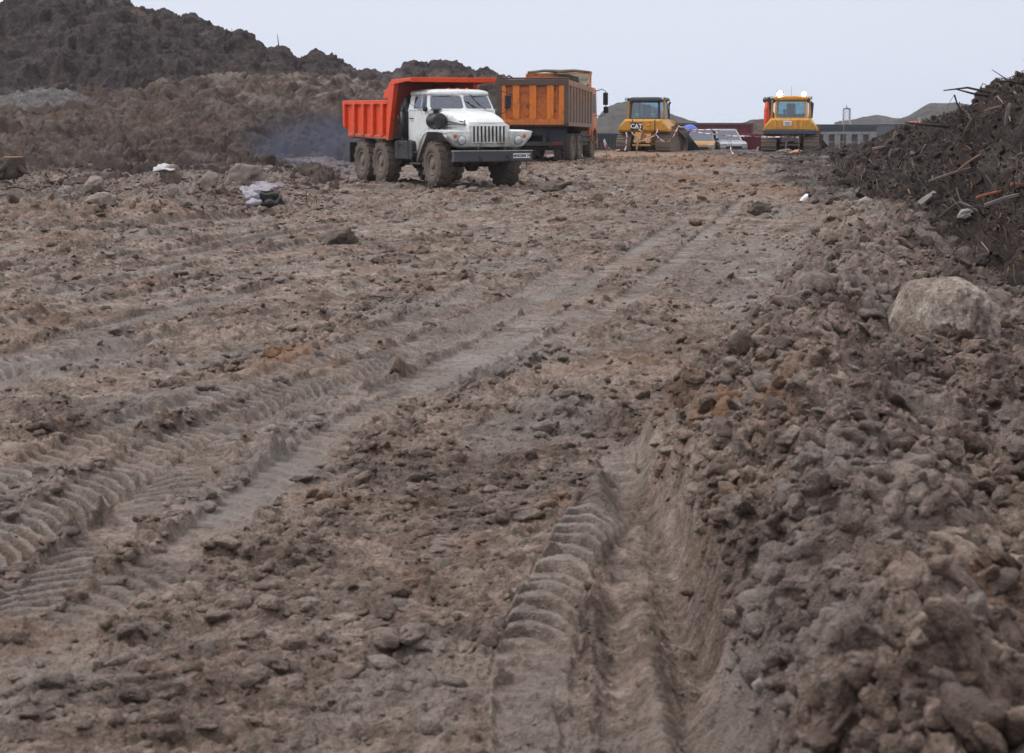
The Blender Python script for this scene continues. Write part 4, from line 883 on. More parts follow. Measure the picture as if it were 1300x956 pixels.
m = MB(); m.tube([(-.74,-.98,1.98),(-.66,-1.05,2.05),(-.64,-1.1,2.1)], .012, 6); m.lathe([(-.02,.01),(-.015,.07),(.015,.075),(.02,.01)], (-.62,-1.12,2.12), 'x', 16); m.tube([(-.80,-.95,2.60),(-1.2,-1.12,2.62),(-1.5,-1.18,2.55),(-1.52,-1.18,2.28),(-1.1,-1.12,2.12),(-.72,-1.0,2.06)], .008, 5); m.build('mirror', M_BLK, U)
m = MB(); m.cyl((-.42,-.98,1.80),(.02,-.96,1.80),.215,.215,24); m.lathe([(0,.215),(.03,.19),(.05,.10),(.055,.01)], (.02,-.96,1.80), 'x', 24); m.cyl((-.2,-.97,2.0),(-.2,-.97,2.10),.09,.085,18); m.lathe([(0,.085),(.0,.15),(.03,.16),(.06,.12),(.065,.01)], (-.2,-.97,2.08), 'z', 20)
m.tube([(-.2,-.76,1.8),(-.1,-.6,1.75)], .06); m.bb(-.38,-.34,-1.0,-.92,1.54,1.62); m.bb(-.06,-.02,-1.0,-.92,1.54,1.62); m.build('air_filter', M_BLK, U, .006)
m = MB(); m.bb(-1.55,-.80,-1.2,-.78,.60,.64); m.bb(-1.3,-.8,-1.2,-.9,.92,.95); m.tube([(-.85,-1.18,.62),(-.85,-1.18,.94)], .015); m.tube([(-1.5,-1.18,.62),(-1.3,-1.18,.94)], .015); m.build('step', P_CHAS, U)
m = MB(); m.bb(-1.55,-.80,.78,1.2,.60,.64); m.build('step', P_CHAS, U)
# spare wheel and bundle behind the cab
sw = sub_empty('spare_wheel', U, (-2.42, -.35, 1.62), (0, 0, math.radians(90))); make_tyre(.60,.38,.29,16).build('tyre', M_RUB, sw); make_rim(.29,.38,1).build('rim', M_RIM, sw)
V_, F_ = lump(3, 77, .25, 1.0); m = MB(); m.add([(-2.32 + v[0]*.20, -.98 + v[1]*.20, 1.70 + v[2]*.78) for v in V_], [tuple(f) for f in F_], 0, True); m.build('tarpaulin_bundle', plain('black_tarpaulin', (.015,.017,.022), .55), U)
m = MB(); m.cyl((-2.2,-1.12,1.35),(-2.2,-1.12,2.05),.075,n=14); m.tube([(-2.2,-1.12,2.0),(-2.2,-1.0,2.45)], .03); m.bb(-2.55,-2.15,-1.15,-.2,1.08,1.14); m.tube([(-2.22,-1.2,1.7),(-2.22,-1.25,1.8),(-2.22,-1.25,1.95)], .02); m.build('air_bottle', P_CHAS, U)
# dump body
bx0, bx1 = -6.45, -2.88
m = MB(); m.bb(bx0+.2, bx1, -1.12, 1.12, 1.28, 1.34); m.build('body_floor', P_REDIN, U)
for s in (-1, 1):
    y0, y1 = (s*1.19, s*1.22) if s > 0 else (-1.22, -1.19)
    m = MB(); side = [(bx0+.38,1.36),(bx1,1.30),(bx1+.08,2.34),(bx0,2.36),(bx0-.02,1.66)]
    m.prism(side, y0, y1)
    ya, yb = sorted((s*1.215, s*1.30)); m.prism([(bx0-.02,2.27),(bx1+.08,2.26),(bx1+.08,2.38),(bx0-.02,2.39)], ya, yb)
    ya, yb = sorted((s*1.215, s*1.28)); m.prism([(bx0+.36,1.33),(bx1,1.27),(bx1,1.36),(bx0+.40,1.43)], ya, yb)
    for k in range(5):
        x = bx0 + .10 + k*.74; w0 = .10
        if k == 0: poly = [(x-.06,1.66),(x+.08,1.56),(x+.10,2.30),(x-.08,2.30)]
        else: poly = [(x-.08,1.36),(x+.12,1.36),(x+.15,2.30),(x-.05,2.30)]
        ya, yb = sorted((s*1.215, s*1.31)); m.prism(poly, ya, yb)
    ya, yb = sorted((s*1.16, s*1.30)); m.prism([(bx1-.14,1.24),(bx1+.02,1.24),(bx1+.52,2.930),(bx1+.28,2.930),(bx1-.0,2.5)], ya, yb)      # leaning front corner post
    ya, yb = sorted((s*1.19, s*1.23)); m.prism([(bx1-.55,2.44),(bx1+.0,2.44),(bx1+.28,2.930),(bx1-.02,2.890),(bx1-.18,2.72),(bx1-.36,2.66)], ya, yb)
    m.build('side_panel', P_RED, U, .012)
m = MB(); q = [(bx1-.03,1.30),(bx1+.02,1.30),(bx1+.45,2.910),(bx1+.40,2.910)]; m.prism(q, -1.18, 1.18)
for y in (-.6, 0, .6): m.prism([(bx1+.02,1.35),(bx1+.10,1.35),(bx1+.50,2.810),(bx1+.44,2.860)], y-.06, y+.06)
m.build('front_board', P_REDIN, U, .01)
m = MB(); m.prism([(bx1+.30,2.910),(-1.22,2.950),(-1.22,2.985),(bx1+.30,2.945)], -1.27, 1.27); m.build('canopy', P_REDIN, U, .006)
m = MB(); m.prism([(-1.27,2.865),(-1.19,2.875),(-1.17,3.000),(-1.27,3.000)], -1.30, 1.30)
for s in (-1, 1): ya, yb = sorted((s*1.26, s*1.305)); m.prism([(bx1+.30,2.810),(-1.6,2.880),(-1.2,2.895),(-1.2,2.995),(bx1+.28,2.955)], ya, yb)
m.build('canopy_edge', P_RED, U, .01)
m = MB(); m.prism([(bx0-.04,1.62),(bx0+.02,1.60),(bx0+.05,2.32),(bx0-.02,2.32)], -1.19, 1.19)
m.build('tailgate', P_RED, U, .01)
for s in (-1, 1): MB().bb(-6.15,-6.1,*sorted((s*.75,s*1.2)),.55,1.15).build('mud_flap', M_RUB, U)
m = MB(); m.bb(-6.28,-6.22,-1.0,1.0,.88,1.0); m.bb(-6.29,-6.2,-1.0,-.8,.90,1.02); m.build('rear_beam', P_CHAS, U)

# ------------------------------------------------------------------ loaded orange tipper seen from behind
yaw = math.radians(13); kx, ky = .77, 73.0
K = thing('tipper_truck', 'rusty orange tipper seen from behind, heaped with soil, standing beyond the white cab', 'truck', (kx, ky, max(hz(2.0, 74.2), hz(.3,74)) - .03), (0, math.radians(0.0), math.pi/2 - yaw))
m = MB(); m.bb(.2,6.3,-.45,-.33,.75,1.05); m.bb(.2,6.3,.33,.45,.75,1.05); m.bb(.25,.4,-1.15,1.15,.62,.78); m.bb(.3,4.9,-.4,.4,1.05,1.35); m.bb(3.2,4.6,-1.2,-.7,.6,1.15); m.bb(3.2,4.6,.7,1.2,.6,1.15)
for x in (1.3, 2.65, 5.75): m.cyl((x,-.9,.52),(x,.9,.52),.08)
for z in (.75,.95): m.bb(3.1,4.7,-1.27,-1.22,z,z+.05)
m.build('chassis', P_CHAS, K, .012)
for x in (1.3, 2.65):
    for y in (-1.12,-.78,.78,1.12): wheel(K, (x, y, .53), .53, .30, .29, 26, 1 if y > 0 else -1, lug_h=.012)
for y in (-1.02, 1.02): wheel(K, (5.75, y, .53), .53, .32, .29, 26, 1 if y > 0 else -1, lug_h=.012)
M_DBR = plain('dark_blue_rubber', (.018,.022,.035), .7)
for s in (-1, 1): MB().box((.30,s*.9,.90),(.03,.66,.70)).build('mud_flap', M_DBR, K, .01)
MB().bb(.32,.36,-1.15,1.15,1.0,1.36).build('rear_apron', M_DBR, K, .01)
for s in (-1, 1): MB().bb(.18,.24,s*.92-.16,s*.92+.16,.64,.76).build('tail_lamp', plain('red_lens', (.16,.01,.01), .3), K, .01)
m = MB(); m.bb(.0,.05,-1.2,1.2,1.42,3.05); gate = m.build('tailgate', P_ORDIRT, K, .008)
m = MB(); m.bb(-.07,.0,-1.22,1.22,1.40,1.60); 
for y in (-1.14, -.68, -.02, .62, 1.14): m.prism([(-.08,1.58),(0,1.58),(0,2.88),(-.08,2.88)], y-.13, y+.13)
m.build('gate_rib', P_ORRIB, gate, .012)
m = MB(); m.bb(-.10,.02,-1.27,1.27,2.86,3.08); m.bb(-.09,.08,1.16,1.36,1.5,3.26); m.bb(-.09,.08,-1.36,-1.20,1.45,3.16); m.cyl((-.02,-1.3,3.12),(-.02,1.3,3.12),.035); m.cyl((-.1,1.0,2.0),(-.1,1.0,2.5),.05); m.build('gate_frame', P_GRIME, K, .012)
for s in (-1, 1):
    ya, yb = sorted((s*1.22, s*1.27)); m = MB(); m.prism([(.05,1.38),(4.85,1.30),(4.85,2.82),(.05,3.05)], ya, yb)
    ya, yb = sorted((s*1.265, s*1.36)); m.prism([(.05,2.86),(4.88,2.64),(4.88,2.84),(.05,3.07)], ya, yb); m.prism([(.05,1.36),(4.85,1.28),(4.85,1.42),(.05,1.50)], ya, yb)
    for k in range(9): x = .12 + k*.58; zt = 2.9 - .045*x; m.prism([(x-.09,1.40),(x+.09,1.40),(x+.09,zt),(x-.09,zt)], ya, yb)
    m.build('side_panel', P_ORSIDE, K, .012)
m = MB(); m.bb(.05,4.85,-1.22,1.22,1.34,1.40); m.build('body_floor', P_GRIME, K)
m = MB(); m.bb(4.82,4.90,-1.27,1.27,1.4,3.42); m.prism([(4.2,2.84),(4.86,2.84),(4.86,3.40),(4.62,3.40)], -1.30,-1.25); m.prism([(4.2,2.84),(4.86,2.84),(4.86,3.40),(4.62,3.40)], 1.25,1.30); m.build('headboard', P_ORANGE, K, .01)
nx, ny = 26, 18; vs = []; fs = []
for i in range(nx):
    for j in range(ny):
        x = .1 + 4.7*i/(nx-1); y = -1.2 + 2.4*j/(ny-1); z = 2.62 + .42*(1-(2*j/(ny-1)-1)**2)*math.sin(math.pi*min(i/(nx-1)*1.0+.05,1))**.6 - .3*(1-i/(nx-1))*.6 + .10*float(pn(np.array([x*2.2]), np.array([y*2.2]), 5)[0])
        vs.append((x,y,z))
for i in range(nx-1):
    for j in range(ny-1): a_ = i*ny+j; fs.append((a_, a_+1, a_+ny+1, a_+ny))
m = MB(); m.add(vs, fs, 0, True); m.build('soil_load', M_LOAD, K)
m = MB(); m.tube([(4.55,-1.32,3.43),(4.50,-.7,3.50),(4.55,-.1,3.47),(4.48,.5,3.50),(4.55,1.2,3.44)], [.05,.06,.075,.06,.05], 10); m.add([(4.95,-1.32,3.47),(4.95,.3,3.46),(4.5,.2,3.44),(4.2,-.1,3.38),(3.9,-.6,3.34),(3.2,-1.1,3.22),(2.4,-1.30,2.98),(3.4,-1.33,2.9),(4.3,-1.34,3.0)], [tuple(range(9))]); m.build('tarpaulin', M_TARP, K)
m = MB(); m.tube([(0,1.1,3.1),(-.02,.9,3.22),(.02,.75,3.12)], .035); m.build('gate_hook', P_GRIME, K)
# cab
m = MB(); m.prism([(5.0,.95),(5.25,.95),(5.3,1.15),(5.75,1.3),(6.2,1.15),(6.28,.62),(6.55,.62),(6.55,1.75),(6.38,2.75),(6.2,2.86),(5.1,2.88),(5.0,2.8)], -1.22, 1.22); cb = m.build('cab_body', P_CAB, K, .05)
for s in (-1, 1):
    ya, yb = sorted((s*1.222, s*1.235)); MB().prism([(5.35,1.85),(6.2,1.85),(6.08,2.6),(5.4,2.6)], ya, yb).build('side_window', M_BLK, K)
    m = MB(); m.prism([(5.25,.75),(5.35,1.10),(5.75,1.28),(6.12,1.10),(6.22,.75),(6.32,.75),(6.2,1.2),(5.75,1.40),(5.28,1.2),(5.15,.75)], *sorted((s*.85, s*1.28))); m.build('wheel_arch', P_CAB, K, .01)
    m = MB(); m.tube([(6.15,s*1.22,2.72),(6.35,s*1.45,2.80),(6.35,s*1.60,2.72),(6.35,s*1.62,1.85),(6.3,s*1.45,1.72),(6.15,s*1.22,1.75)], .018, 6); ma = m.build('mirror_arm', M_BLK, K)
    m = MB(); m.box((6.33,s*1.60,2.42),(.09,.20,.50)); m.box((6.33,s*1.62,1.98),(.09,.20,.26)); m.build('mirror', M_BLK, ma, .03)
m = MB(); m.prism([(6.45,1.95),(6.54,1.9),(6.41,2.7),(6.36,2.7)], -1.05, 1.05); m.build('windscreen', M_BLK, K)
m = MB(); m.bb(6.5,6.7,-1.24,1.24,.42,.85); m.build('bumper', P_CAB, K, .04)

# ------------------------------------------------------------------ crawler dozers seen from behind
def hull_path(circs, step=.19):
    pts = []
    for (cx_, cz_, r) in circs:
        for k in range(72): a = 2*math.pi*k/72; pts.append((cx_ + r*math.cos(a), cz_ + r*math.sin(a)))
    pts = sorted(set(pts)); 
    def half(ps):
        h = []
        for p in ps:
            while len(h) > 1 and (h[-1][0]-h[-2][0])*(p[1]-h[-2][1]) - (h[-1][1]-h[-2][1])*(p[0]-h[-2][0]) <= 0: h.pop()
            h.append(p)
        return h
    h = half(pts)[:-1] + half(pts[::-1])[:-1]; P_ = h + [h[0]]; d = [0]
    for i in range(len(P_)-1): d.append(d[-1] + math.dist(P_[i], P_[i+1]))
    n = int(d[-1]/step); xs = np.interp(np.linspace(0, d[-1], n, endpoint=False), d, [p[0] for p in P_]); zs = np.interp(np.linspace(0, d[-1], n, endpoint=False), d, [p[1] for p in P_])
    return list(zip(xs, zs))
def dozer(label, x, y, yawd, lit, badge):
    D = thing('bulldozer', label, 'bulldozer', (x, y, hz(x, y) - .02), (0, 0, math.pi/2 - math.radians(yawd)), None)
    w = .86; gy_ = 1.18
    for s in (-1, 1):
        path = hull_path([(-1.35,.42,.40),(-.75,1.02,.42),(1.55,.42,.40)]); m = MB()
        inner = [(px*.96 + .02, (pz-.6)*.93 + .6) for px, pz in path]
        m.prism(inner, s*gy_ - .16, s*gy_ + .16)
        n = len(path)
        for i in range(n):
            a, b = path[i], path[(i+1) % n]; ang = math.atan2(b[1]-a[1], b[0]-a[0]); c = ((a[0]+b[0])/2, s*gy_, (a[1]+b[1])/2)
            m.box(c, (.172, w, .035), (0, -ang, 0)); nx_, nz_ = math.sin(ang), -math.cos(ang); m.box((c[0]+nx_*.04 - .05*math.cos(ang), c[1], c[2]+nz_*.04 - .05*math.sin(ang)), (.03, w*.98, .07), (0, -ang, 0))
        t = m.build('track', M_TRACK, D)
        for (cx_, cz_, r) in ((-1.35,.42,.33),(-.75,1.02,.36),(1.55,.42,.33)): MB().lathe([(-.20,.08),(-.18,r),(.18,r),(.20,.08)], (cx_, s*gy_, cz_), 'y', 22).build('idler', P_CHAS, t)
    m = MB(); m.prism([(-1.2,.55),(1.9,.55),(2.1,.8),(2.1,1.15),(-1.3,1.15)], -.62, .62); m.prism([(-1.75,.62),(-1.2,.55),(-1.2,1.2),(-1.6,1.2)], -.45,.45); m.build('main_frame', P_YEL, D, .02)
    # rear fuel tank and fenders
    m = MB(); rg = []
    for X_, hw0, hw1, z0, z1 in ((-1.78,1.40,1.02,1.30,1.80),(-1.70,1.52,1.10,1.18,1.90),(-.2,1.52,1.10,1.18,1.90)):
        rg.append([(X_,-hw0,z0),(X_,hw0,z0),(X_,hw0,z0+.16),(X_,hw1,z1),(X_,-hw1,z1),(X_,-hw0,z0+.16)])
    m.loft(rg, smooth=False); m.build('fuel_tank', P_YEL, D, .03)
    if lit:
        m = MB(); m.prism([(-1.95,1.02),(-1.2,1.02),(-1.2,1.26),(-1.95,1.26)], -1.42, 1.46); m.build('counterweight', P_BUMP, D, .03)
        m = MB(); m.box((-1.80,.15,1.62),(.05,.46,.26),(0,-.1,0)); pb = m.build('rear_plate', M_WHT, D, .008)
        for z in (1.58, 1.66): MB().box((-1.835,.15,z),(.006,.28,.03)).build('plate_bar', M_BLK, pb)
        for yy in (-.62,-.28,.55,.85): m = MB(); m.prism([(-1.86,1.30),(-1.76,1.30),(-1.74,1.84),(-1.78,1.84)], yy-.05, yy+.05); m.build('tank_rib', P_YEL, D, .01)
    else:
        for yy in (-.72,.62): m = MB(); m.prism([(-1.83,1.22),(-1.76,1.20),(-1.74,1.88),(-1.80,1.86)], yy-.02, yy+.02); m.build('hose', M_BLK, D)
        m = MB(); m.lathe([(-.02,.08),(-.06,.07),(-.07,.01)], (-1.76,-.35,1.55), 'x', 16); m.build('filler_cap', P_YEL, D)
    if badge:
        b = MB().bb(-1.815,-1.775,.02,.72,1.27,1.71).build('badge', M_BLK, D, .01)
        text_mesh('lettering', 'CAT', .36, M_WHT, b, Matrix.Translation((-1.819,.37,1.49)) @ Matrix.Rotation(math.radians(-90), 4, 'Z') @ Matrix.Rotation(math.radians(90), 4, 'X'), .002, .012)
        MB().prism([(.30,1.355),(.44,1.355),(.37,1.47)], -1.830, -1.824, ax='x').build('badge_triangle', plain('badge_yellow', (.7,.4,.02), .4), b)
    # drawbar / ripper
    m = MB(); m.prism([(-2.05,.55),(-1.6,.5),(-1.55,1.15),(-1.85,1.15)], .05, .45); m.prism([(-2.05,.55),(-1.6,.5),(-1.55,1.05),(-1.8,1.05)], -.5, -.25); m.cyl((-1.95,-.55,.65),(-1.95,.5,.65),.07); m.box((-1.95,0,.42),(.2,1.1,.12)); m.tube([(-2.0,.2,.6),(-2.15,.2,.3),(-2.3,.2,.2)], .06); m.build('drawbar', P_YEL if not lit else P_CHAS, D, .02)
    # cab
    z0, z1 = 1.90, 3.06; hb, ht = .92, .86; xb, xf = -1.35, .35
    fr_ = MB(); gl_ = []
    def w4(P4, ins, nm):
        g_ = MB(); window_wall(fr_, g_, P4, ins, .06, .04); gl_.append(g_.build(nm, M_TEAL, D))
    w4([(xb-.12, hb,z0),(xb-.12,-hb,z0),(xb+.05,-ht,z1-.12),(xb+.05,ht,z1-.12)], (.12,.12,.05,.10), 'rear_window')
    w4([(xb-.12,-hb,z0),(xf,-hb,z0),(xf-.1,-ht,z1-.12),(xb+.05,-ht,z1-.12)], (.10,.10,.05,.08), 'side_window')
    w4([(xf,hb,z0),(xb-.12,hb,z0),(xb+.05,ht,z1-.12),(xf-.1,ht,z1-.12)], (.10,.10,.05,.08), 'side_window')
    w4([(xf,-hb,z0),(xf,hb,z0),(xf-.1,ht,z1-.12),(xf-.1,-ht,z1-.12)], (.12,.12,.05,.10), 'windscreen')
    fr_.build('cab_frame', P_CHAS if not lit else P_YEL, D, .015)
    for s in (-1, 1): MB().prism([(s*1.02,1.86),(s*1.14,1.86),(s*1.08,z1-.02),(s*.97,z1-.02)], xb+.25, xb+.42, ax='x').build('rollover_post', P_YEL, D, .02)
    m = MB(); rg = []
    for z, k in ((z1-.14,1.0),(z1-.04,1.04),(z1+.04,.98),(z1+.09,.80)): rg.append([(xb-.1*k-.02,-.93*k,z),(xf+.05,-.93*k,z),(xf+.12*k,0,z),(xf+.05,.93*k,z),(xb-.1*k-.02,.93*k,z),(xb-.22*k,0,z)])
    m.loft(rg, smooth=False); m.build('roof', P_BUMP if not lit else P_YEL, D, .02)
    m = MB(); m.bb(-1.0,-.45,-.32,.32,1.95,2.15); m.box((-1.05,0,2.42),(.14,.5,.62),(0,-.08,0)); m.build('seat', M_DIN, D, .05)
    m = MB(); m.bb(-.2,.2,-.75,.75,1.92,2.15); m.bb(-1.2,-.2,-.85,-.6,1.92,2.2); m.build('console', M_DIN, D, .03)
    if not lit: 
        for yy_ in (.52, -.45): MB().box((-1.22,yy_,2.13),(.1,.26,.23)).build('safety_vest', M_HIVIS, D, .05)
    for s in (-1, 1):
        m = MB(); m.box((xb-.05, s*1.08, z1-.02),(.16,.20,.16)); m.box((xb+.02, s*1.0, z1-.10),(.06,.16,.05)); lp = m.build('work_lamp', M_BLK, D, .02)
        m = MB(); m.lathe([(0,.075),(-.015,.07),(-.02,.01)], (xb-.135, s*1.08, z1-.02), 'x', 16); m.build('lens', M_LENS, lp)
    if lit:
        for yy, sz in ((.62,.17),(-.72,.12)):
            lb = MB().box((xb-.06, yy, z1+.20),(.12,sz*2.2,sz*1.9)).build('roof_lamp', M_BLK, D, .02)
            MB().lathe([(0,sz*.95),(-.03,sz*.9),(-.05,.02)], (xb-.125, yy, z1+.20), 'x', 20).build('bulb', M_LAMP, lb)
        MB().tube([(xb+.2,0,z1+.1),(xb+.2,-.02,z1+.62)], .008, 5).build('aerial', M_BLK, D)
        for s in (-1, 1): m = MB(); m.prism([(s*.90,z1-.03),(s*1.26,z1-.32),(s*1.20,1.9),(s*.98,1.9),(s*1.02,z1-.38),(s*.78,z1-.12)], xb+.30, xb+.45, ax='x'); m.build('guard_frame', P_CHAS, D, .02)
    m = MB(); m.prism([(.35,1.15),(2.15,1.15),(2.2,1.62),(.9,1.92),(.35,1.95)], -.58, .58); m.build('engine_hood', P_YEL, D, .03)
    for s in (-1, 1): MB().prism([(-.1,1.5),(1.0,1.5),(1.2,1.72),(.5,1.85),(-.1,1.86)], *sorted((s*.6, s*1.10))).build('side_box', P_YEL, D, .03)
    m = MB(); m.cyl((.9,-.75,1.7),(.9,-.75,2.72),.06,n=12); m.tube([(.9,-.75,2.70),(.87,-.78,2.80),(.80,-.85,2.86)], .065); m.build('exhaust_pipe', M_BLK, D)
    m = MB(); m.cyl((.7,.45,1.85),(.7,.45,2.3),.07,n=12); m.lathe([(0,.1),(.1,.13),(.16,.03)], (.7,.45,2.28), 'z', 14); m.build('pre_cleaner', M_BLK, D)
    # blade with its push arms
    m = MB()
    for s in (-1, 1): m.prism([(.2,.42),(2.75,.35),(2.75,.60),(.2,.66)], s*.66-.07, s*.66+.07); m.cyl((2.0,s*.42,1.2),(2.72,s*.62,.9),.06)
    m.build('push_arm', P_YEL, D, .02)
    m = MB(); prf = [(2.78,.02),(2.86,.25),(2.80,.62),(2.86,1.0),(3.02,1.28)]
    rg = []
    for X_, k in ((0, 0), (.10, 1)): pass
    hw = 1.92; out = [(-hw-.10,.02),(hw+.10,.02),(hw+.10,.30),(hw-.02,.62),(1.15,1.22),(-1.15,1.22),(-hw+.02,.62),(-hw-.10,.30)]
    def bx(z, off): return float(np.interp(z, [0,.25,.6,1.0,1.3],[2.98,2.84,2.80,2.88,3.05])) + off
    rows_ = []
    zs = np.linspace(.02, 1.42, 9)
    for off in (0, .07):
        for z in zs:
            hwz = float(np.interp(z, [.02,.25,1.42],[hw+.14,hw+.10,1.05])); rows_.append([(bx(z, off), -hwz + 2*hwz*i/8, z) for i in range(9)])
    vs = [p for r in rows_ for p in r]; fs = []
    for a_ in range(2):
        for i in range(8):
            for j in range(8): o_ = a_*81 + i*9 + j; fs.append((o_, o_+1, o_+10, o_+9))
    for i in range(8): 
        fs.append((i, i+1, 81+i+1, 81+i)); fs.append((72+i, 72+i+1, 153+i+1, 153+i))
        fs.append((i*9, i*9+9, 81+i*9+9, 81+i*9)); fs.append((i*9+8, i*9+17, 81+i*9+17, 81+i*9+8))
    m.add(vs, fs, 0, False); m.box((2.80,0,.5),(.10,2.6,.14)); m.box((2.83,0,.95),(.10,1.7,.12))
    m.build('blade', P_BLADE, D, .01)
    return D
d1x = (826.5-650)/F*113.5; d2x = (1003-650)/F*111.5
dozer('yellow bulldozer with blue roofed cab and black CAT badge, lamps unlit', d1x, 113.5, 21, False, True)
dozer('yellow bulldozer with two lit roof lamps and a white plate on its tank', d2x, 111.5, 11, True, False)

# ------------------------------------------------------------------ excavator whose red boom stands up behind the lit dozer
E = thing('excavator', 'red excavator mostly hidden behind the lit bulldozer, its boom upright', 'excavator', ((997-650)/F*121, 121, -.5), (0, 0, math.radians(180)))
RE = P_RED
m = MB()
for s in (-1, 1): m.prism([(-1.5,.12),(-1.2,0),(1.2,0),(1.5,.12),(1.6,.4),(1.4,.7),(-1.4,.7),(-1.6,.4)], *sorted((s*.75, s*1.2)))
m.bb(-.8,.8,-.75,.75,.35,.75); m.build('crawler_track', M_TRACK, E, .02)
m = MB(); m.bb(-1.7,1.0,-1.15,1.15,.8,1.6); m.build('house', RE, E, .06)
m = MB(); m.bb(-.1,1.0,.2,1.1,1.6,2.6); m.build('cab', P_CHAS, E, .05)
m = MB(); m.prism([(.95,.9),(1.3,.9),(1.55,2.0),(1.52,3.0),(1.40,3.62),(1.15,3.62),(1.05,2.4),(.9,1.4)], -.16, .16); m.build('boom', RE, E, .03)
E2 = (0.0,)
m = MB(); m.prism([(1.2,3.62),(1.4,3.5),(.75,2.2),(.55,2.3)], -.42, -.2); m.build('stick', RE, E, .02)
m = MB(); m.cyl((1.28,-.46,3.56),(1.28,.24,3.56),.18,n=14); m.cyl((.75,-.05,1.6),(.95,-.05,2.8),.06); m.build('pivot', M_BLK, E)
m = MB(); m.prism([(.45,2.3),(.95,2.2),(1.0,1.7),(.6,1.5),(.3,1.8)], -.7, -.1); m.build('bucket', P_CHAS, E, .02)
# turn it so the boom shows at the left of the dozer, side of the arm facing the camera
E.rotation_euler = (0, 0, math.radians(200)); 
# ------------------------------------------------------------------ steel containers and parked vehicles beyond the crest
BASEZ = -0.52
def skip(name, label, px0, px1, d, ztop, depth, mat, yawd, ribs, rim_mat, group=None, recess=False, taper=.0, zb0=None):
    x0 = (px0-CX)/F*d; x1 = (px1-CX)/F*d; L = (x1-x0); zb = BASEZ + .35
    S_ = thing(name, label, 'container', (x0, d, BASEZ if zb0 is None else zb0), (0, 0, math.radians(yawd)), group); H_ = ztop - (BASEZ if zb0 is None else zb0)
    m = MB()
    fl = [(taper,.35),(L-taper*.6,.35),(L,H_),(0,H_)]
    m.prism(fl, 0, .06); m.prism(fl, depth-.06, depth); m.prism([(.06,.35),(depth-.06,.35),(depth-.06,H_),(.06,H_)], .0, .06, ax='x')
    m.prism([(.06,.35),(depth-.06,.35),(depth-.06,H_),(.06,H_)], L-.08, L-.02, ax='x'); m.bb(taper+.02, L-taper*.6-.1, .05, depth-.05, .30, .36)
    m.build('shell', mat, S_, .01)
    m = MB(); m.bb(-.05, L+.05, -.08, .12, H_-.16, H_); m.bb(-.05, L+.05, depth-.12, depth+.08, H_-.16, H_); m.bb(L-.1, L+.06, 0, depth, H_-.16, H_); m.build('rim', rim_mat, S_, .012)
    m = MB(); n = ribs
    for k in range(n+1): x = .05 + (L-.1)*k/n; m.prism([(x-.05+taper*.6,.4),(x+.05+taper*.2,.4),(x+.06,H_-.14),(x-.06,H_-.14)], -.07, .0)
    m.build('rib', mat, S_, .008)
    for k in range(3): y = .2 + (depth-.4)*k/2; MB().bb(L-.02, L+.05, y-.05, y+.05, .4, H_-.16).build('end_post', mat, S_, .008)
    m = MB(); 
    for x in (.6, L-.6): m.bb(x-.1, x+.1, .2, depth-.2, .0, .32)
    m.build('skid', P_CHAS, S_, .01)
    return S_
b1 = skip('steel_container', 'long burgundy steel container with a dark rim behind the silver car', 852, 954, 127, 2 - 7.0/F*127, 2.4, P_BURG, 1.5, 7, P_GRIME, 'burgundy containers', taper=0)
b2 = skip('steel_container', 'lower burgundy ribbed container half hidden by the lit bulldozer', 936, 980, 123, 2 - 21.0/F*123, 2.0, P_BURG, -3, 6, P_BURG, 'burgundy containers', taper=.1)
g1 = skip('steel_container', 'big grey container with window like recesses right of the lit bulldozer', 1018, 1113, 115.5, 2 - 9.0/F*115.5, 2.4, P_GRAYC, 8, 1, P_BUMP, None, zb0=-.05)
gl = g1; Lg = (1113-1018)/F*115.5; Hg = 2 - 9.0/F*115.5 + .05
m = MB(); m.bb(-.02, Lg, -.10, -.01, Hg-.42, Hg-.13); m.build('upper_band', P_BUMP, gl, .01)
m = MB()
for k in range(6):
    x = .30 + k*.70; m.bb(x-.15, x+.15, -.025, -.002, Hg-.98, Hg-.58); m.bb(x-.15, x+.15, -.025, -.002, Hg-1.38, Hg-1.05)
m.build('recess_panel', P_BUMP, gl)
m = MB()
for k in range(7): x = -.05 + k*.70; m.bb(x-.17, x+.17, -.09, 0, .12, Hg-.42)
m.bb(-.05, Lg, -.10, 0, Hg-.58, Hg-.42); m.build('post', P_GRAYC, gl, .01)
k1 = skip('steel_container', 'dark corrugated container between the orange tipper and the first bulldozer', 748, 800, 128, 2 - 20.0/F*128, 2.4, P_BUMP, 0, 12, P_BUMP, None)
# lattice mast
Mx = (1072-650)/F*190; m_ = thing('lattice_mast', 'slim pale lattice mast rising above the grey container', 'mast', (Mx, 190, -1.7))
m = MB(); s_ = .19*2; hh_ = 2 + 14/F*190*1.0 + 1.7 - .6
hh_ = 1.7 + 2 + (149-139)/F*190
for a_, b_ in ((-s_,-s_),(s_,-s_),(s_,s_),(-s_,s_)): m.tube([(a_*.9,b_*.9,0),(a_*.8,b_*.8,hh_)], .045, 5)
for k in range(12):
    z = hh_*k/12; z2 = hh_*(k+1)/12
    for (a_,b_),(c_,d_) in (((-s_,-s_),(s_,-s_)),((s_,-s_),(s_,s_)),((s_,s_),(-s_,s_)),((-s_,s_),(-s_,-s_))): m.tube([(a_*.85,b_*.85,z),(c_*.85,d_*.85,z2)], .022, 4); m.tube([(a_*.85,b_*.85,z2),(c_*.85,d_*.85,z2)], .022, 4)
m.build('lattice', plain('pale_grey_steel', (.34,.36,.40), .6), m_)
m = MB(); m.bb(-.3,.3,-.3,.3,hh_,hh_+.12); m.cyl((0,0,hh_),(0,0,hh_+.45),.08,.02); m.build('mast_head', plain('dull_steel', (.12,.13,.15), .6), m_)

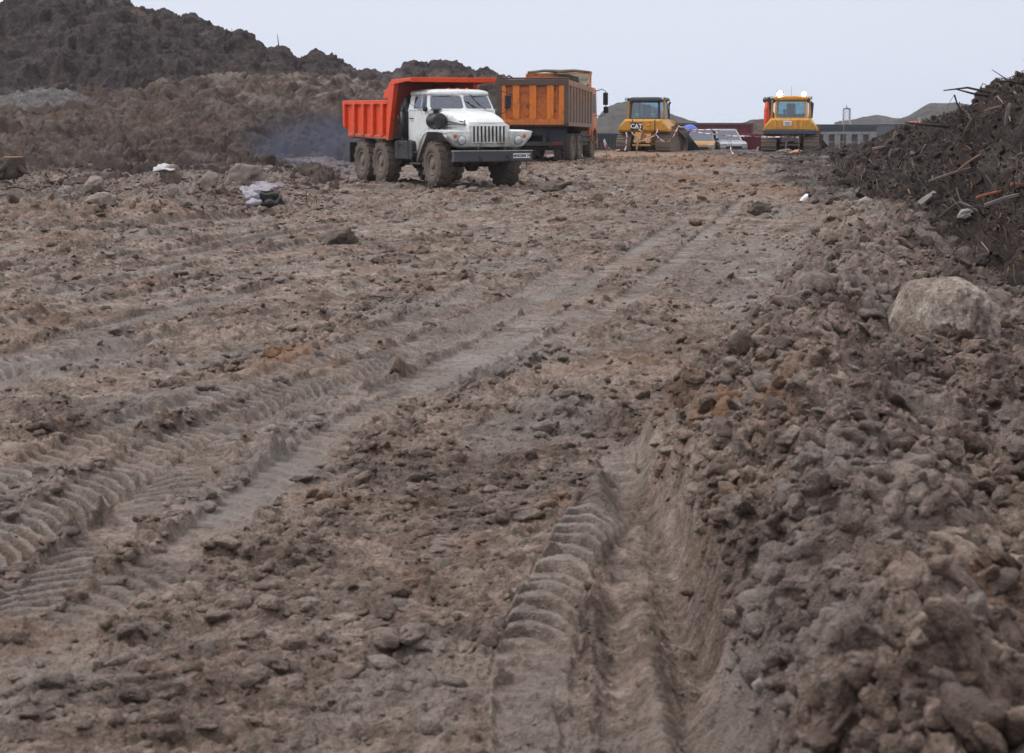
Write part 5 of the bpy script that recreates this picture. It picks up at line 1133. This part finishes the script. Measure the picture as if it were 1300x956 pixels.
M_CABB = paint('dull_blue_roof_paint', (0.10, 0.15, 0.24), 0.2, -0.5, 0.5, 0.4)
# ------------------------------------------------------------------ orange van nose and silver car beside the first bulldozer
def car(label, name, px, d, yawd, col, suv, zg0=None, roofcol=None, zg=-.5, cat='car'):
    zg = zg if zg0 is None else zg0; roofcol = roofcol or col
    Cc = thing(name, label, cat, ((px-CX)/F*d, d, zg), (0, 0, math.radians(yawd)))     # nose towards local +x
    W2 = .88
    body = [(-2.1,.45),(-2.15,.75),(-2.05,1.0),(-1.0,1.05),(.75,1.02),(1.75,.92),(2.05,.80),(2.12,.55),(2.0,.35),(-1.95,.35)]
    m = MB(); rg = [[(x*.97, -W2, z*.98+.01) for x, z in body], [(x, -W2+.08, z) for x, z in body], [(x, W2-.08, z) for x, z in body], [(x*.97, W2, z*.98+.01) for x, z in body]]
    m.loft(rg, smooth=False); m.build('body', col, Cc, .05, 3)
    hr = 1.62 if suv else 1.45; z0 = 1.02
    b4 = [(-1.7,-W2+.04),(.85,-W2+.04),(.85,W2-.04),(-1.7,W2-.04)]; t4 = [(-1.35,-.66),(.15,-.66),(.15,.66),(-1.35,.66)]
    f_ = MB(); 
    for a, b, nm in ((0,1,'side_window'),(1,2,'windscreen'),(2,3,'side_window'),(3,0,'rear_window')):
        g_ = MB(); window_wall(f_, g_, [(*b4[a],z0),(*b4[b],z0),(*t4[b],hr),(*t4[a],hr)], (.09,.09,.03,.06), .06, .03); g_.build(nm, M_GLASS, Cc)
    f_.build('pillars', roofcol, Cc, .01)
    m = MB(); m.loft([[(x*1.02, y*1.03, hr-.01) for x, y in t4], [(x*1.02, y*1.02, hr+.03) for x, y in t4], [(x*.85-.08, y*.85, hr+.07) for x, y in t4]], smooth=False); m.build('roof', roofcol, Cc, .03)
    m = MB(); m.bb(-1.2,.3,-.7,.7,.5,.95); m.box((-.4,-.35,1.15),(.15,.45,.5)); m.box((-.4,.35,1.15),(.15,.45,.5)); m.build('seats', M_DIN, Cc, .04)
    for x in (-1.3, 1.3):
        for s in (-1, 1):
            w_ = sub_empty('wheel', Cc, (x, s*.80, .33)); make_tyre(.33,.22,.2,30,.006).build('tyre', M_RUB, w_); make_rim(.2,.22,s).build('rim', M_STEEL, w_)
    for s in (-1, 1):
        m = MB(); m.box((.55, s*1.0, 1.10),(.08,.18,.15)); m.box((.55,s*.9,1.05),(.05,.1,.04)); m.build('mirror', M_BLK, Cc, .03)
        m = MB(); m.box((2.02, s*.62, .74),(.14,.34,.16)); m.build('headlight', M_LENS, Cc, .03)
        m = MB(); m.box((-2.08, s*.70, .86),(.08,.2,.2)); m.build('tail_lamp', plain('red_lens_', (.2,.01,.01), .3), Cc, .02)
    m = MB(); m.bb(2.04,2.13,-.5,.5,.5,.66); m.build('grille', M_BLK, Cc, .02)
    m = MB()
    for s in (-1,1): m.box((-.35, s*(W2+.001), .93),(.16,.03,.03)); 
    m.build('door_handle', M_BLK, Cc)
    return Cc
car('silver car with blue glass parked beside the burgundy container', 'parked_car', 920, 123, -82, M_SILV, True, -.42)
vn = car('orange car with a wide pale windscreen behind the first bulldozer blade', 'parked_car', 889, 121.5, -97, P_YEL, True, -.45, M_CABB)
tp_ = MB(); tx0 = (862-CX)/F*122; vs = []; fs = []
for i in range(14):
    for j in range(8):
        u_, v_ = i/13, j/7; vs.append((tx0 + 1.45*u_, 122.5 + 1.5*v_, .92 + .62*math.sin(math.pi*min(1,(u_*.9+.12)))**.5*(1-.6*(2*v_-1)**2) + .05*math.sin(9*u_+5*v_)))
for i in range(13):
    for j in range(7): a_ = i*8+j; fs.append((a_, a_+1, a_+9, a_+8))
tp_.add(vs, fs, 0, True); o = tp_.build('tarpaulin', M_BLUE); tag(o, 'bright blue tarpaulin heaped behind the first bulldozer blade', 'tarpaulin')
tpb = MB(); tpb.bb(tx0+.1, tx0+1.4, 122.6, 124.0, -.5, .85); o = tpb.build('crate', P_GRIME, None, .02); tag(o, 'grimy steel crate under the blue tarpaulin', 'crate')
# far truck and red body beyond the peat heap
Tf = thing('distant_truck', 'pale blue cabbed truck far off beyond the peat heap', 'truck', ((1160-CX)/F*150, 150, -1.3), (0,0,math.radians(-78)))
m = MB(); m.prism([(-1,.8),(1.0,.8),(1.1,1.6),(.9,2.62),(-1,2.65)], -1.15, 1.15); m.build('cab_body', plain('pale_blue_paint', (.35,.42,.52), .4), Tf, .08)
MB().prism([(1.02,1.75),(1.10,1.70),(.96,2.45),(.90,2.45)], -1.0, 1.0).build('windscreen', M_BLK, Tf, .01)
m = MB(); m.bb(-5,-1.2,-1.2,1.2,1.2,2.75); m.bb(-5.0,-1.1,-1.25,1.25,2.70,2.82); m.build('cargo_body', P_BUMP, Tf, .03)
m = MB(); m.bb(-5,1,-.5,.5,.6,1.2); m.build('chassis', P_CHAS, Tf)
for x in (0, -3.2, -4.4):
    for s in (-1, 1): wheel(Tf, (x, s*1.0, .53), .53, .32, .29, 26, s, lug_h=.012)
Rf = thing('distant_truck', 'far off truck showing only its glowing red orange tipper body', 'truck', ((1187-CX)/F*140, 140, -1.25), (0,0,math.radians(180)))
m = MB(); m.prism([(-1.9,1.3),(.9,1.15),(1.2,2.35),(1.7,2.9),(-1.95,2.75),(-2.05,1.9)], -1.2, 1.2); m.prism([(-2.1,2.66),(1.75,2.85),(1.75,2.97),(-2.1,2.78)], -1.26, 1.26); m.build('cargo_body', P_RED, Rf, .03)
m = MB(); m.bb(-2,3,-.5,.5,.6,1.15); m.build('chassis', P_CHAS, Rf)
m = MB(); m.prism([(1.7,.8),(3.4,.8),(3.4,1.6),(3.1,2.3),(1.8,2.3)], -1.1, 1.1); m.build('cab_body', P_CAB, Rf, .06)
for x in (2.6, -.2, -1.4):
    for s in (-1, 1): wheel(Rf, (x, s*1.0, .53), .53, .32, .29, 26, s, lug_h=.012)

# ------------------------------------------------------------------ stakes and barrier tape
t_ = NT('red_white_tape'); uvn = t_.n('ShaderNodeAttribute'); uvn.attribute_name = 'soil'; sp = t_.n('ShaderNodeSeparateColor'); t_.l(uvn.outputs['Color'], sp.inputs[0])
fr_ = t_.math('FRACT', t_.math('MULTIPLY', sp.outputs[0], 1.0)); M_TAPE = t_.bsdf(t_.mix(t_.math('GREATER_THAN', fr_, 0.66), (0.72, 0.66, 0.68), (0.50, 0.10, 0.14)), 0.5)
def tape(label, pts, w=.065, sag=0.0):
    P_ = []
    for k in range(len(pts)-1):
        a, b = Vector(pts[k]), Vector(pts[k+1]); n = max(int((b-a).length/.06), 2)
        for i in range(n): f = i/n; p = a.lerp(b, f); p.z -= sag*4*f*(1-f)*(b-a).length*.08; P_.append(p)
    P_.append(Vector(pts[-1])); V = []; C_ = []; s = 0
    for i, p in enumerate(P_):
        tw = 1.2*math.sin(i*.21) ; d = (P_[min(i+1,len(P_)-1)] - P_[max(i-1,0)]).normalized(); up = Vector((0,0,1)) if abs(d.z) < .8 else Vector((1,0,0)); side = d.cross(up).normalized(); nrm = side.cross(d)
        v = (nrm*math.cos(tw) + side*math.sin(tw))*w/2; V += [p-v, p+v]
        if i: s += (p - P_[i-1]).length
        C_ += [(s/.38 % 10, 0, 0)]*2
    Q = [(2*i, 2*i+1, 2*i+3, 2*i+2) for i in range(len(P_)-1)]
    C_ = np.array(C_); C_[:, 0] = C_[:, 0]/1.0
    me = np_mesh('barrier_tape', np.array([v[:] for v in V]), np.array(Q), M_TAPE, True, None, C_); o = link(bpy.data.objects.new('barrier_tape', me))
    so_ = o.modifiers.new('solid', 'SOLIDIFY'); so_.thickness = .003
    return tag(o, label, 'barrier tape', 'runs of red and white barrier tape')
def tp(px, py, d=106.0): return tuple(at(px, py, d))
tape('slack end of barrier tape on the ground right of the orange tipper', [tp(767,177,88),tp(769,182,88),tp(773,188,88),tp(776,190.5,88),tp(783,191,88),tp(787,190.5,88)])
tape('short barrier tape dropping to the mud beside the leaning stake', [tp(767,179,88),tp(769,188,88),tp(772,196,88),tp(776,199,88)])
tape('barrier tape end hanging straight down over the left dozer track', [tp(795,168),tp(796,173),tp(795,180),tp(795,186),tp(793,191.5)])
tape('barrier tape looping across the back of the badged bulldozer', [tp(811,164),tp(816,168),tp(821,172),tp(826,174),tp(830,173),tp(834,168),tp(835,162)])
tape('barrier tape swag from the badged bulldozer to the thin stake', [tp(802,168),tp(806,173),tp(812,178),tp(822,176),tp(833,171),tp(838,177),tp(843,179.5),tp(849,179.5),tp(855,173),tp(859,165),tp(861,160)])
tape('long barrier tape stretched past the silver car to the lit bulldozer', [tp(861,160),tp(875,166),tp(890,168.5),tp(910,171),tp(927,172.5),tp(950,173),tp(968,174),tp(985,174),tp(1014,174.5)], .075)
tape('upper barrier tape bowed above the silver car', [tp(861,160.5),tp(880,165),tp(900,164.5),tp(912,166),tp(925,171)], .07)
tape('barrier tape tail falling to the ground in front of the burgundy container', [tp(920,170),tp(924,178),tp(927,186),tp(929,193,104),tp(932,197,103)], .07)
def stake(label, px, py0, py1, d, r=.02, lean=0, mat=None):
    a = at(px, py1, d); b = at(px + lean, py0, d); a.z -= .15
    m = MB(); m.tube([a, a.lerp(b, .5) + Vector((.01, 0, 0)), b], [r, r*.9, r*.75], 7); o = m.build('stake', mat or plain('weathered_wood', (.20,.15,.10), .85)); return tag(o, label, 'stake', 'stakes holding the barrier tape')
MW = plain('pale_stake_wood', (.30,.21,.12), .85)
stake('leaning tape stake beside the front of the orange tipper', 771, 176, 197, 88, .018, -4)
stake('pale yellowish stake in front of the badged bulldozer', 808, 168, 191.5, 106, .03, 3, MW)
stake('thin tall stake between the badged bulldozer and its blade', 859, 158, 193, 106, .016, 1)
stake('stake with fallen tape in front of the burgundy container', 931, 171, 196, 104, .02, -5)
stake('thin stake in front of the lit bulldozer', 1014, 172, 193.5, 105, .016)
stake('thin upright stake in front of the grey container', 1071, 150, 199, 100, .018, 0)

# ------------------------------------------------------------------ boulders, slabs, stump, rubbish
M_ROCK = soil('boulder_stone', (0.12,0.098,0.082), (0.205,0.168,0.142), (0.30,0.26,0.23), 1.6, (0.8,0.95), 0.5); M_CLAYB = soil('caked_clay', (0.12,0.088,0.07), (0.29,0.235,0.20), (0.55,0.50,0.46), 1.3, (0.6,0.95), 0.9); M_ROCKP = soil('pale_stone', (0.15,0.13,0.12), (0.25,0.225,0.21), (0.36,0.335,0.32), 2.5, (0.8,0.95), 0.5)
M_ROCKD = soil('dark_clod_earth', (0.07,0.055,0.045), (0.125,0.10,0.082), (0.20,0.165,0.14), 2.0, (0.8,0.95), 0.9); M_SHEET = plain('lilac_plastic_sheet', (.22,.195,.235), .5, 0, .25, 3); M_BARK = plain('bark', (.05,.035,.028), .9, 0, .4, 10, .3, .8); M_CUT = plain('fresh_cut_wood', (.36,.18,.08), .8, 0, .3, 14)
def gd(px, py):                                     # how far ahead the line of sight through a pixel meets the ground
    ys_ = np.arange(8, 110, .1); a, b, c = ray(px, py); h_, *_ = height((a * ys_ / b).astype(np.float32), ys_.astype(np.float32)); k = np.argmax(CAMH + c * ys_ / b <= h_); return float(ys_[k])
def rock(name, label, cat, px, py, w, h, mat, seed, d=None, dep=.8, rough=.3, group=None, sink=.35, sub=4):
    if d is None: x, y = gp(px, py, 0); 
    else: y = d; x = (px-CX)/F*d
    if px < 400 and py < 320: y = min(gd(px, py), 50.0); x = (px-CX)/F*y; w = w*y/58; h = h*y/58
    z = hz(x, y); V, Fc = lump(sub, seed, rough, 1.0); V = V + 0.05*np.stack([pn3(V[:,0]*6, V[:,1]*6, V[:,2]*6, seed+k) for k in range(3)], 1) + 0.022*np.stack([pn3(V[:,0]*17, V[:,1]*17, V[:,2]*17, seed+k) for k in range(3)], 1)
    m = MB(); V = V*np.array([w/2, w/2*dep, h/2/(1-sink/2)])
    m.add([(v[0], v[1], v[2] + h/2*(1-sink)) for v in V], [tuple(f) for f in Fc], 0, True); o = m.build(name, mat); o.location = (x, y, z); return tag(o, label, cat, group)
V, Fc = ico(6); rd = fbm3(V, 1.1, 3, 301); V = V * (1 + 0.16 * rd[:, None] + 0.05 * fbm3(V, 3.2, 4, 302, 0.6, True)[:, None] + 0.02 * fbm3(V, 12, 3, 303)[:, None])
crk = np.abs(fbm3(V + 5, 1.6, 3, 305)); V = V * (1 - 0.05 * (1 - sst(0.0, 0.05, crk)))[:, None]; V[:, 2] = np.where(V[:, 2] > 0.62, 0.62 + (V[:, 2] - 0.62) * 0.55, V[:, 2])
bx_, by_ = gp(1206, 500, .15); m = MB(); m.add([(v[0]*.32, v[1]*.5, v[2]*.60 + .05) for v in V], [tuple(f) for f in Fc], 0, True)
o = m.build('boulder', M_CLAYB); o.location = (bx_, by_ + .3, hz(bx_, by_ + .3)); o.rotation_euler = (0, .12, .35); tag(o, 'huge pale mud caked boulder half sunk in the right shoulder of the berm', 'boulder')
rock('boulder', 'large beige boulder among the debris behind the road on the left', 'boulder', 312, 236, 1.15, .75, M_ROCK, 103, 62, .8)
rock('boulder', 'rounded bluish boulder left of the large beige one', 'boulder', 266, 240, .62, .55, M_ROCK, 104, 60, .8)
rock('boulder', 'low domed boulder behind the shelf at the far left', 'boulder', 132, 262, .95, .50, M_ROCK, 105, 52, .8)
rock('boulder', 'tan boulder half buried in dark debris on the left', 'boulder', 120, 245, .65, .55, M_ROCK, 106, 58, .8)
rock('boulder', 'small beige boulder under the white plastic scrap on the left', 'boulder', 219, 228, .7, .55, M_ROCK, 107, 64, .8)
rock('boulder', 'small pale block between the stump and the domed boulder', 'boulder', 84, 250, .35, .35, M_ROCKP, 108, 55, .8)
rock('clod', 'round dark grassy clod standing alone on the road left of the truck wheels', 'clod', 430, 313, .62, .30, M_ROCKD, 111, 30.5, .7, .4)
rock('clod', 'dark clod on the far road just below the right end of the tape', 'clod', 965, 274, .45, .26, M_ROCKD, 112, 39, .7, .4)
rock('clod', 'small pale stone on the churned belt in front of the white truck', 'clod', 756, 261, .35, .28, M_ROCK, 113, 44, .7)
rock('clod', 'heap like clod at the left end of the churned belt beside the truck wheel', 'clod', 703, 243, .7, .34, M_ROCKD, 114, 52, .8, .4)
for k, (px, py, w_, h_, lab) in enumerate(((1070,292,.36,.16,'pale flat stone at the top of the berm'),(1098,288,.40,.26,'largest pale angular stone on the berm crest'),(1135,330,.20,.12,'small pale stone on the right shoulder of the berm'),(1033,438,.12,.10,'pale angular stone on the left shoulder of the berm'),(955,335,.18,.12,'pale stone on the road left of the berm top'),(975,868,.09,.07,'pale stone at the lower edge of the berm'),(1268,862,.12,.06,'flat pale stone at the near right corner'),(1272,590,.10,.07,'pale stone in the rough mud at the right edge'),(1092,478,.10,.08,'grey stone in the middle of the berm'))):
    x, y = gp(px, py, .3 if px > 960 and py > 340 else .15); rock('stone', lab, 'stone', px, py, w_*.75, h_*.65, M_ROCKP, 130+k, y, .8, .5, 'pale stones on the berm', .2, 3)
rock('stone', 'greenish sand lump in front of the lit bulldozer', 'stone', 993, 193, .9, .35, M_ROCK, 151, 106, .7)
rock('stone', 'pale block on the ground at the foot of the grey container', 'stone', 1082, 199, .7, .45, M_ROCKP, 152, 104, .7)
# plastic sheets
def sheet(label, quad, d, mat, thick=.01, wr=.05, name='plastic_sheet', cat='plastic sheet', n=12):
    c = [at(px, py, d + dz) for px, py, dz in quad]; m = MB(); vs = []; fs = []
    for i in range(n):
        for j in range(n):
            u_, v_ = i/(n-1), j/(n-1); p = (c[0]*(1-u_) + c[1]*u_)*(1-v_) + (c[3]*(1-u_) + c[2]*u_)*v_
            q = np.array([p.x*2.2]), np.array([p.z*2.2 + v_*3]); p = p + Vector((wr*float(pn(q[0], q[1], 3)[0]), -wr*2*float(pn(q[0]*1.5, q[1]*1.5, 4)[0]), wr*float(pn(q[0]*2, q[1]*2, 6)[0]))); vs.append(p)
    for i in range(n-1):
        for j in range(n-1): a_ = i*n+j; fs.append((a_, a_+1, a_+n+1, a_+n))
    m.add(vs, fs, 0, True); o = m.build(name, mat); s_ = o.modifiers.new('solid', 'SOLIDIFY'); s_.thickness = thick; return tag(o, label, cat)
sheet('lilac plastic sheet folded over the debris left of the truck', [(304,243,-.6),(336,246,-.7),(360,236,.4),(322,234,.6)], gd(330,252)-.3, M_SHEET, .02, .10)
sheet('pale grey sheet hanging down below the lilac one', [(316,263,-.5),(328,262,-.5),(334,244,0),(306,240,0)], gd(322,266)-.1, plain('pale_grey_sheet', (.27,.26,.30), .6), .02, .08)
sheet('white plastic scrap on top of the left debris line', [(194,216,-.4),(222,216,-.4),(224,211,.4),(200,210,.4)], min(gd(210,226), 50), plain('dusty_white_plastic', (.40,.40,.42), .6), .02, .06)
sheet('blackish sheet under the lilac plastic', [(334,262,-.3),(362,259,-.3),(352,242,0),(330,244,0)], gd(348,264)-.2, M_RUB, .03, .08)
# stump
sx, sy = (20-CX)/F*49, 49; St = thing('tree_stump', 'short dark tree stump with orange cut face at the far left', 'stump', (sx, sy, hz(sx, sy)))
m = MB(); m.loft([[(r_*math.cos(a)*(1+.15*math.sin(3*a)), r_*math.sin(a), z) for a in [2*math.pi*k/18 for k in range(18)]] for z, r_ in ((-.1,.42),(.08,.30),(.25,.25),(.42,.26))]); m.build('trunk', M_BARK, St)
m = MB(); m.cyl((-.02,0,.415),(-.02,0,.432),.235,.23,18); m.build('cut_face', M_CUT, St)
m = MB()
for a in (2.2, 3.1, 4.0, 5.5): m.tube([(.2*math.cos(a),.2*math.sin(a),.2),(.45*math.cos(a),.45*math.sin(a),.08),(.75*math.cos(a),.7*math.sin(a),-.05)], [.09,.06,.03], 7)
m.build('root', M_BARK, St)
# white bottle
bx_, by_ = gp(1022, 262); Bt = thing('plastic_bottle', 'small white plastic bottle lying at the foot of the peat heap', 'bottle', (bx_, by_, hz(bx_, by_) + .10), (math.radians(60), 0, math.radians(25)))
MB().lathe([(0,.01),(0,.085),(.02,.09),(.22,.09),(.28,.04),(.30,.035)], (0,0,-.1), 'z', 18).build('bottle_body', M_WHT, Bt); MB().lathe([(0,.042),(.05,.042),(.055,.01)], (0,0,.19), 'z', 14).build('cap', M_BLK, Bt)
# big pieces of wood in the peat
def plank(label, px, py, L, w_, t__, rot, mat, name='wood_plank', cat='wood plank'):
    p, n = on_peat(px, py); m = MB(); r = random.Random(int(px)); k = 7; rg = []
    for i in range(k):
        f = i/(k-1); ww_ = w_*(.55 + .5*math.sin(math.pi*min(max(f,.08),.92)))*(.9+.2*r.random()); x = L*(f-.5); b_ = .04*L*math.sin(f*3)
        rg.append([(x,-ww_/2,b_-t__/2),(x,0,b_-t__*.7),(x,ww_/2,b_-t__/2),(x,ww_/2*.9,b_+t__/2),(x,0,b_+t__*.6),(x,-ww_/2*.9,b_+t__/2)])
    m.loft(rg, smooth=False); o = m.build(name, mat, None, .004); o.location = p + n*.06; o.rotation_euler = rot; return tag(o, label, cat)
M_W1 = plain('grey_weathered_wood', (.15,.125,.115), .85, 0, .3, 9); M_W2 = plain('reddish_raw_wood', (.30,.11,.045), .8, 0, .3, 9); M_W3 = plain('brown_wood', (.09,.055,.035), .85, 0, .35, 9)
R_ = math.radians
plank('split grey log end spreading at the foot of the peat', 1170, 262, .8, .17, .07, (R_(20), R_(-38), R_(10)), M_W1)
plank('orange raw splinter near the right edge of the peat', 1264, 247, .55, .045, .03, (0, R_(-10), R_(8)), M_W2)
plank('short rusty coloured splinter beside the orange one', 1292, 238, .25, .04, .03, (0, R_(5), R_(30)), M_W2)
plank('pale stick lying across the peat by the right edge', 1285, 257, .70, .05, .04, (0, R_(-14), R_(6)), M_W1)
plank('pale torn plank below the orange splinter', 1236, 266, .40, .06, .03, (R_(20), R_(28), R_(-8)), M_W1)
plank('thin brown stick pointing down between stone and torn plank', 1205, 270, .62, .05, .04, (0, R_(-40), R_(-5)), M_W3)
plank('pinkish broken branch in the middle of the peat slope', 1232, 206, .55, .045, .03, (0, R_(-36), R_(0)), plain('pinkish_wood', (.22,.12,.085), .85, 0, .4, 8))
plank('long grey root lying low on the peat slope', 1222, 223, 1.2, .05, .04, (0, R_(-14), R_(0)), M_W1)
plank('bent brown root arching over the peat crest', 1232, 160, .45, .035, .03, (0, R_(-62), R_(10)), M_W3)
plank('pale upright root stub under the steep crest', 1280, 148, .4, .06, .05, (0, R_(-80), R_(0)), M_W1)
plank('tan slab of wood lodged below the steep crest', 1262, 138, .35, .05, .03, (0, R_(-15), R_(0)), plain('tan_wood', (.20,.12,.07), .85, 0, .3, 8))
plank('flat pink brown slab near the grey container end of the heap', 1122, 187, .8, .14, .07, (0, R_(-4), R_(0)), plain('dull_pink_wood', (.22,.15,.13), .85, 0, .3, 8))
plank('upright yellowish stub on the low end of the peat', 1133, 176, .5, .08, .07, (0, R_(-72), R_(0)), plain('yellowish_wood', (.17,.13,.08), .85, 0, .3, 8))
plank('leaning pale stub just below the yellowish one', 1130, 198, .45, .07, .05, (0, R_(-80), R_(0)), M_W1)
for k, (px, py, dx_, L) in enumerate(((1256,115,-1,1.0),(1252,119,-1,.7),(1296,104,-1,.55))):
    p, n = on_peat(px, py); m = MB(); m.tube([p + Vector((.1,0,-.05)), p + Vector((-L*.5,0,.03 + .05*(k==0))), p + Vector((-L,0,.02 + (.10 if k == 1 else 0)))], [.03,.022,.012], 6)
    o = m.build('dead_branch', M_BARK); tag(o, ('longest bare branch jutting left from the steep peat crest', 'shorter bare branch drooping just under the long one', 'bare twig at the very top of the peat heap')[k], 'branch')
p, n = on_peat(1200, 158); m = MB(); m.tube([p + Vector((.3,0,0)), p + Vector((-.5,0,.06)), p + Vector((-1.1,0,.12))], [.05,.04,.02], 6); tag(m.build('dead_branch', M_BARK), 'dark branch lying flat on the skyline right of the red tipper body', 'branch')
p, n = on_peat(1225, 274); rock('stone', 'smooth grey brown stone lying in the peat', 'stone', 1220, 272, .30, .14, M_ROCKP, 161, p.y, .7, .15); bpy.context.view_layer.update()
COL.objects[-1].location = p if COL.objects[-1].name.startswith('stone') else COL.objects[-1].location
# twigs on the dark hill
for k, (px, py, h_) in enumerate(((353,64,.62),(295,52,.5),(168,10,.3))):
    b_ = at(px, py + 4, 121); m = MB(); m.tube([b_, b_ + Vector((.04,0,h_*.9)), b_ + Vector((-.03,0,h_*1.9))], [.05,.035,.015], 6)
    tag(m.build('dead_branch', M_BARK), ('bare stick standing on the hill crest above the bank', 'thin bare stick on the hill left of the tallest one', 'short stick on the hill crest near the left')[k], 'branch')
b_ = at(597, 101, 115); m = MB(); m.prism([(-.28,-.6),(.22,-.6),(.18,.30),(.05,.38),(-.12,.30)], 0, .4); o = m.build('tree_stump', M_BARK, None, .05); o.location = b_; tag(o, 'squat stump sticking up on the ridge above the red canopy', 'stump')

# ------------------------------------------------------------------ exhaust smoke and air
t_ = NT('exhaust_smoke'); co_ = t_.n('ShaderNodeTexCoord').outputs['Object']; n_ = t_.noise(co_, 1.6, 4, .6, .6)
gr_ = t_.n('ShaderNodeTexGradient', gradient_type='SPHERICAL'); t_.l(co_, gr_.inputs[0])
pv = t_.n('ShaderNodeVolumePrincipled'); pv.inputs['Color'].default_value = (.20,.26,.42,1); pv.inputs['Anisotropy'].default_value = .2
t_.l(t_.math('MULTIPLY', t_.math('MULTIPLY', t_.ramp(n_, [(.38,0.),(.7,1.)]), t_.ramp(gr_.outputs['Fac'], [(0.,0.),(.55,1.)])), .30), pv.inputs['Density']); t_.l(pv.outputs[0], t_.out.inputs['Volume'])
m = MB(); V_, F_ = ico(3); m.add([tuple(v*1.0) for v in V_], [tuple(f) for f in F_], 0, True); o = m.build('smoke', t_.mat); p = at(405, 188, 62); o.location = p; o.scale = (3.0, 2.2, 1.5); tag(o, 'bluish diesel smoke drifting behind the rear wheels of the white truck', None, None, 'stuff')
t_ = NT('thin_haze'); pv = t_.n('ShaderNodeVolumePrincipled'); pv.inputs['Color'].default_value = (.80,.86,.97,1); pv.inputs['Density'].default_value = .00022; pv.inputs['Anisotropy'].default_value = .3
t_.l(pv.outputs[0], t_.out.inputs['Volume']); m = MB(); m.bb(-400, 400, -30, 900, -5, 14); o = m.build('haze', t_.mat); tag(o, 'thin pale haze in the damp air', None, None, 'stuff')
# ------------------------------------------------------------------ camera, sky, sun, air
cam = bpy.data.cameras.new('camera'); co = bpy.data.objects.new('camera', cam); COL.objects.link(co); sc.camera = co
cam.sensor_width = 36; cam.lens = F / 1300 * 36; cam.shift_y = -45 / 1300; cam.clip_start = 0.1; cam.clip_end = 8000
co.location = (0, 0, CAMH); co.rotation_euler = (math.pi / 2 - PITCH, 0, 0)
cam.dof.use_dof = True; cam.dof.focus_distance = 50; cam.dof.aperture_fstop = 8
SUN_EL, SUN_AZ = math.radians(50), math.radians(-75)     # azimuth from +Y towards +X
w = bpy.data.worlds.new('World'); sc.world = w; w.use_nodes = True; nt = w.node_tree; nt.nodes.clear()
sky = nt.nodes.new('ShaderNodeTexSky'); sky.sky_type = 'NISHITA'; sky.sun_disc = False; sky.sun_elevation = SUN_EL; sky.sun_rotation = SUN_AZ
sky.dust_density = 3; sky.air_density = 1.2
tc = nt.nodes.new('ShaderNodeTexCoord'); sep = nt.nodes.new('ShaderNodeSeparateXYZ'); nt.links.new(tc.outputs['Generated'], sep.inputs[0])
rp = nt.nodes.new('ShaderNodeValToRGB'); nt.links.new(sep.outputs[2], rp.inputs[0])   # unbroken cloud: paler at the skyline, brighter overhead
e = rp.color_ramp.elements; e[0].position = 0.0; e[0].color = (7.6, 8.15, 9.5, 1); e[1].position = 1.0; e[1].color = (16, 15.7, 15.9, 1)
m_ = e.new(0.06); m_.color = (7.7, 8.2, 9.45, 1); m_ = e.new(0.35); m_.color = (10.5, 10.5, 10.9, 1)
no = nt.nodes.new('ShaderNodeTexNoise'); no.inputs['Scale'].default_value = 1.6; no.inputs['Detail'].default_value = 4; nt.links.new(tc.outputs['Generated'], no.inputs['Vector'])
mr = nt.nodes.new('ShaderNodeMapRange'); mr.inputs['To Min'].default_value = 0.88; mr.inputs['To Max'].default_value = 1.12; nt.links.new(no.outputs['Fac'], mr.inputs['Value'])
mm = nt.nodes.new('ShaderNodeMix'); mm.data_type = 'RGBA'; mm.blend_type = 'MULTIPLY'; mm.inputs[0].default_value = 1
nt.links.new(rp.outputs[0], mm.inputs[6]); nt.links.new(mr.outputs[0], mm.inputs[7])
mx = nt.nodes.new('ShaderNodeMix'); mx.data_type = 'RGBA'; mx.inputs[0].default_value = 0.93
nt.links.new(sky.outputs[0], mx.inputs[6]); nt.links.new(mm.outputs[2], mx.inputs[7])
bg = nt.nodes.new('ShaderNodeBackground'); bg.inputs[1].default_value = 0.1; nt.links.new(mx.outputs[2], bg.inputs[0])
wo = nt.nodes.new('ShaderNodeOutputWorld'); nt.links.new(bg.outputs[0], wo.inputs[0])
sl = bpy.data.lights.new('sun', 'SUN'); sl.energy = 2.0; sl.angle = math.radians(10); sl.color = (1, 0.96, 0.93)
so = bpy.data.objects.new('sun', sl); COL.objects.link(so)
dv = Vector((math.sin(SUN_AZ) * math.cos(SUN_EL), math.cos(SUN_AZ) * math.cos(SUN_EL), math.sin(SUN_EL)))
so.rotation_euler = dv.to_track_quat('Z', 'Y').to_euler(); so.location = (0, 0, 60)
sc.view_settings.view_transform = 'Standard'; sc.view_settings.look = 'None'; sc.view_settings.exposure = 0; sc.view_settings.gamma = 1
sc.view_settings.use_curve_mapping = False
sc.render.engine = 'CYCLES'; sc.cycles.use_denoising = True; sc.cycles.max_bounces = 5; sc.cycles.diffuse_bounces = 3; sc.cycles.transparent_max_bounces = 12
try: sc.cycles.denoiser = 'OPENIMAGEDENOISE'
except Exception: pass
sc.cycles.volume_bounces = 0; sc.cycles.volume_step_rate = 2.0
sc.render.use_persistent_data = False
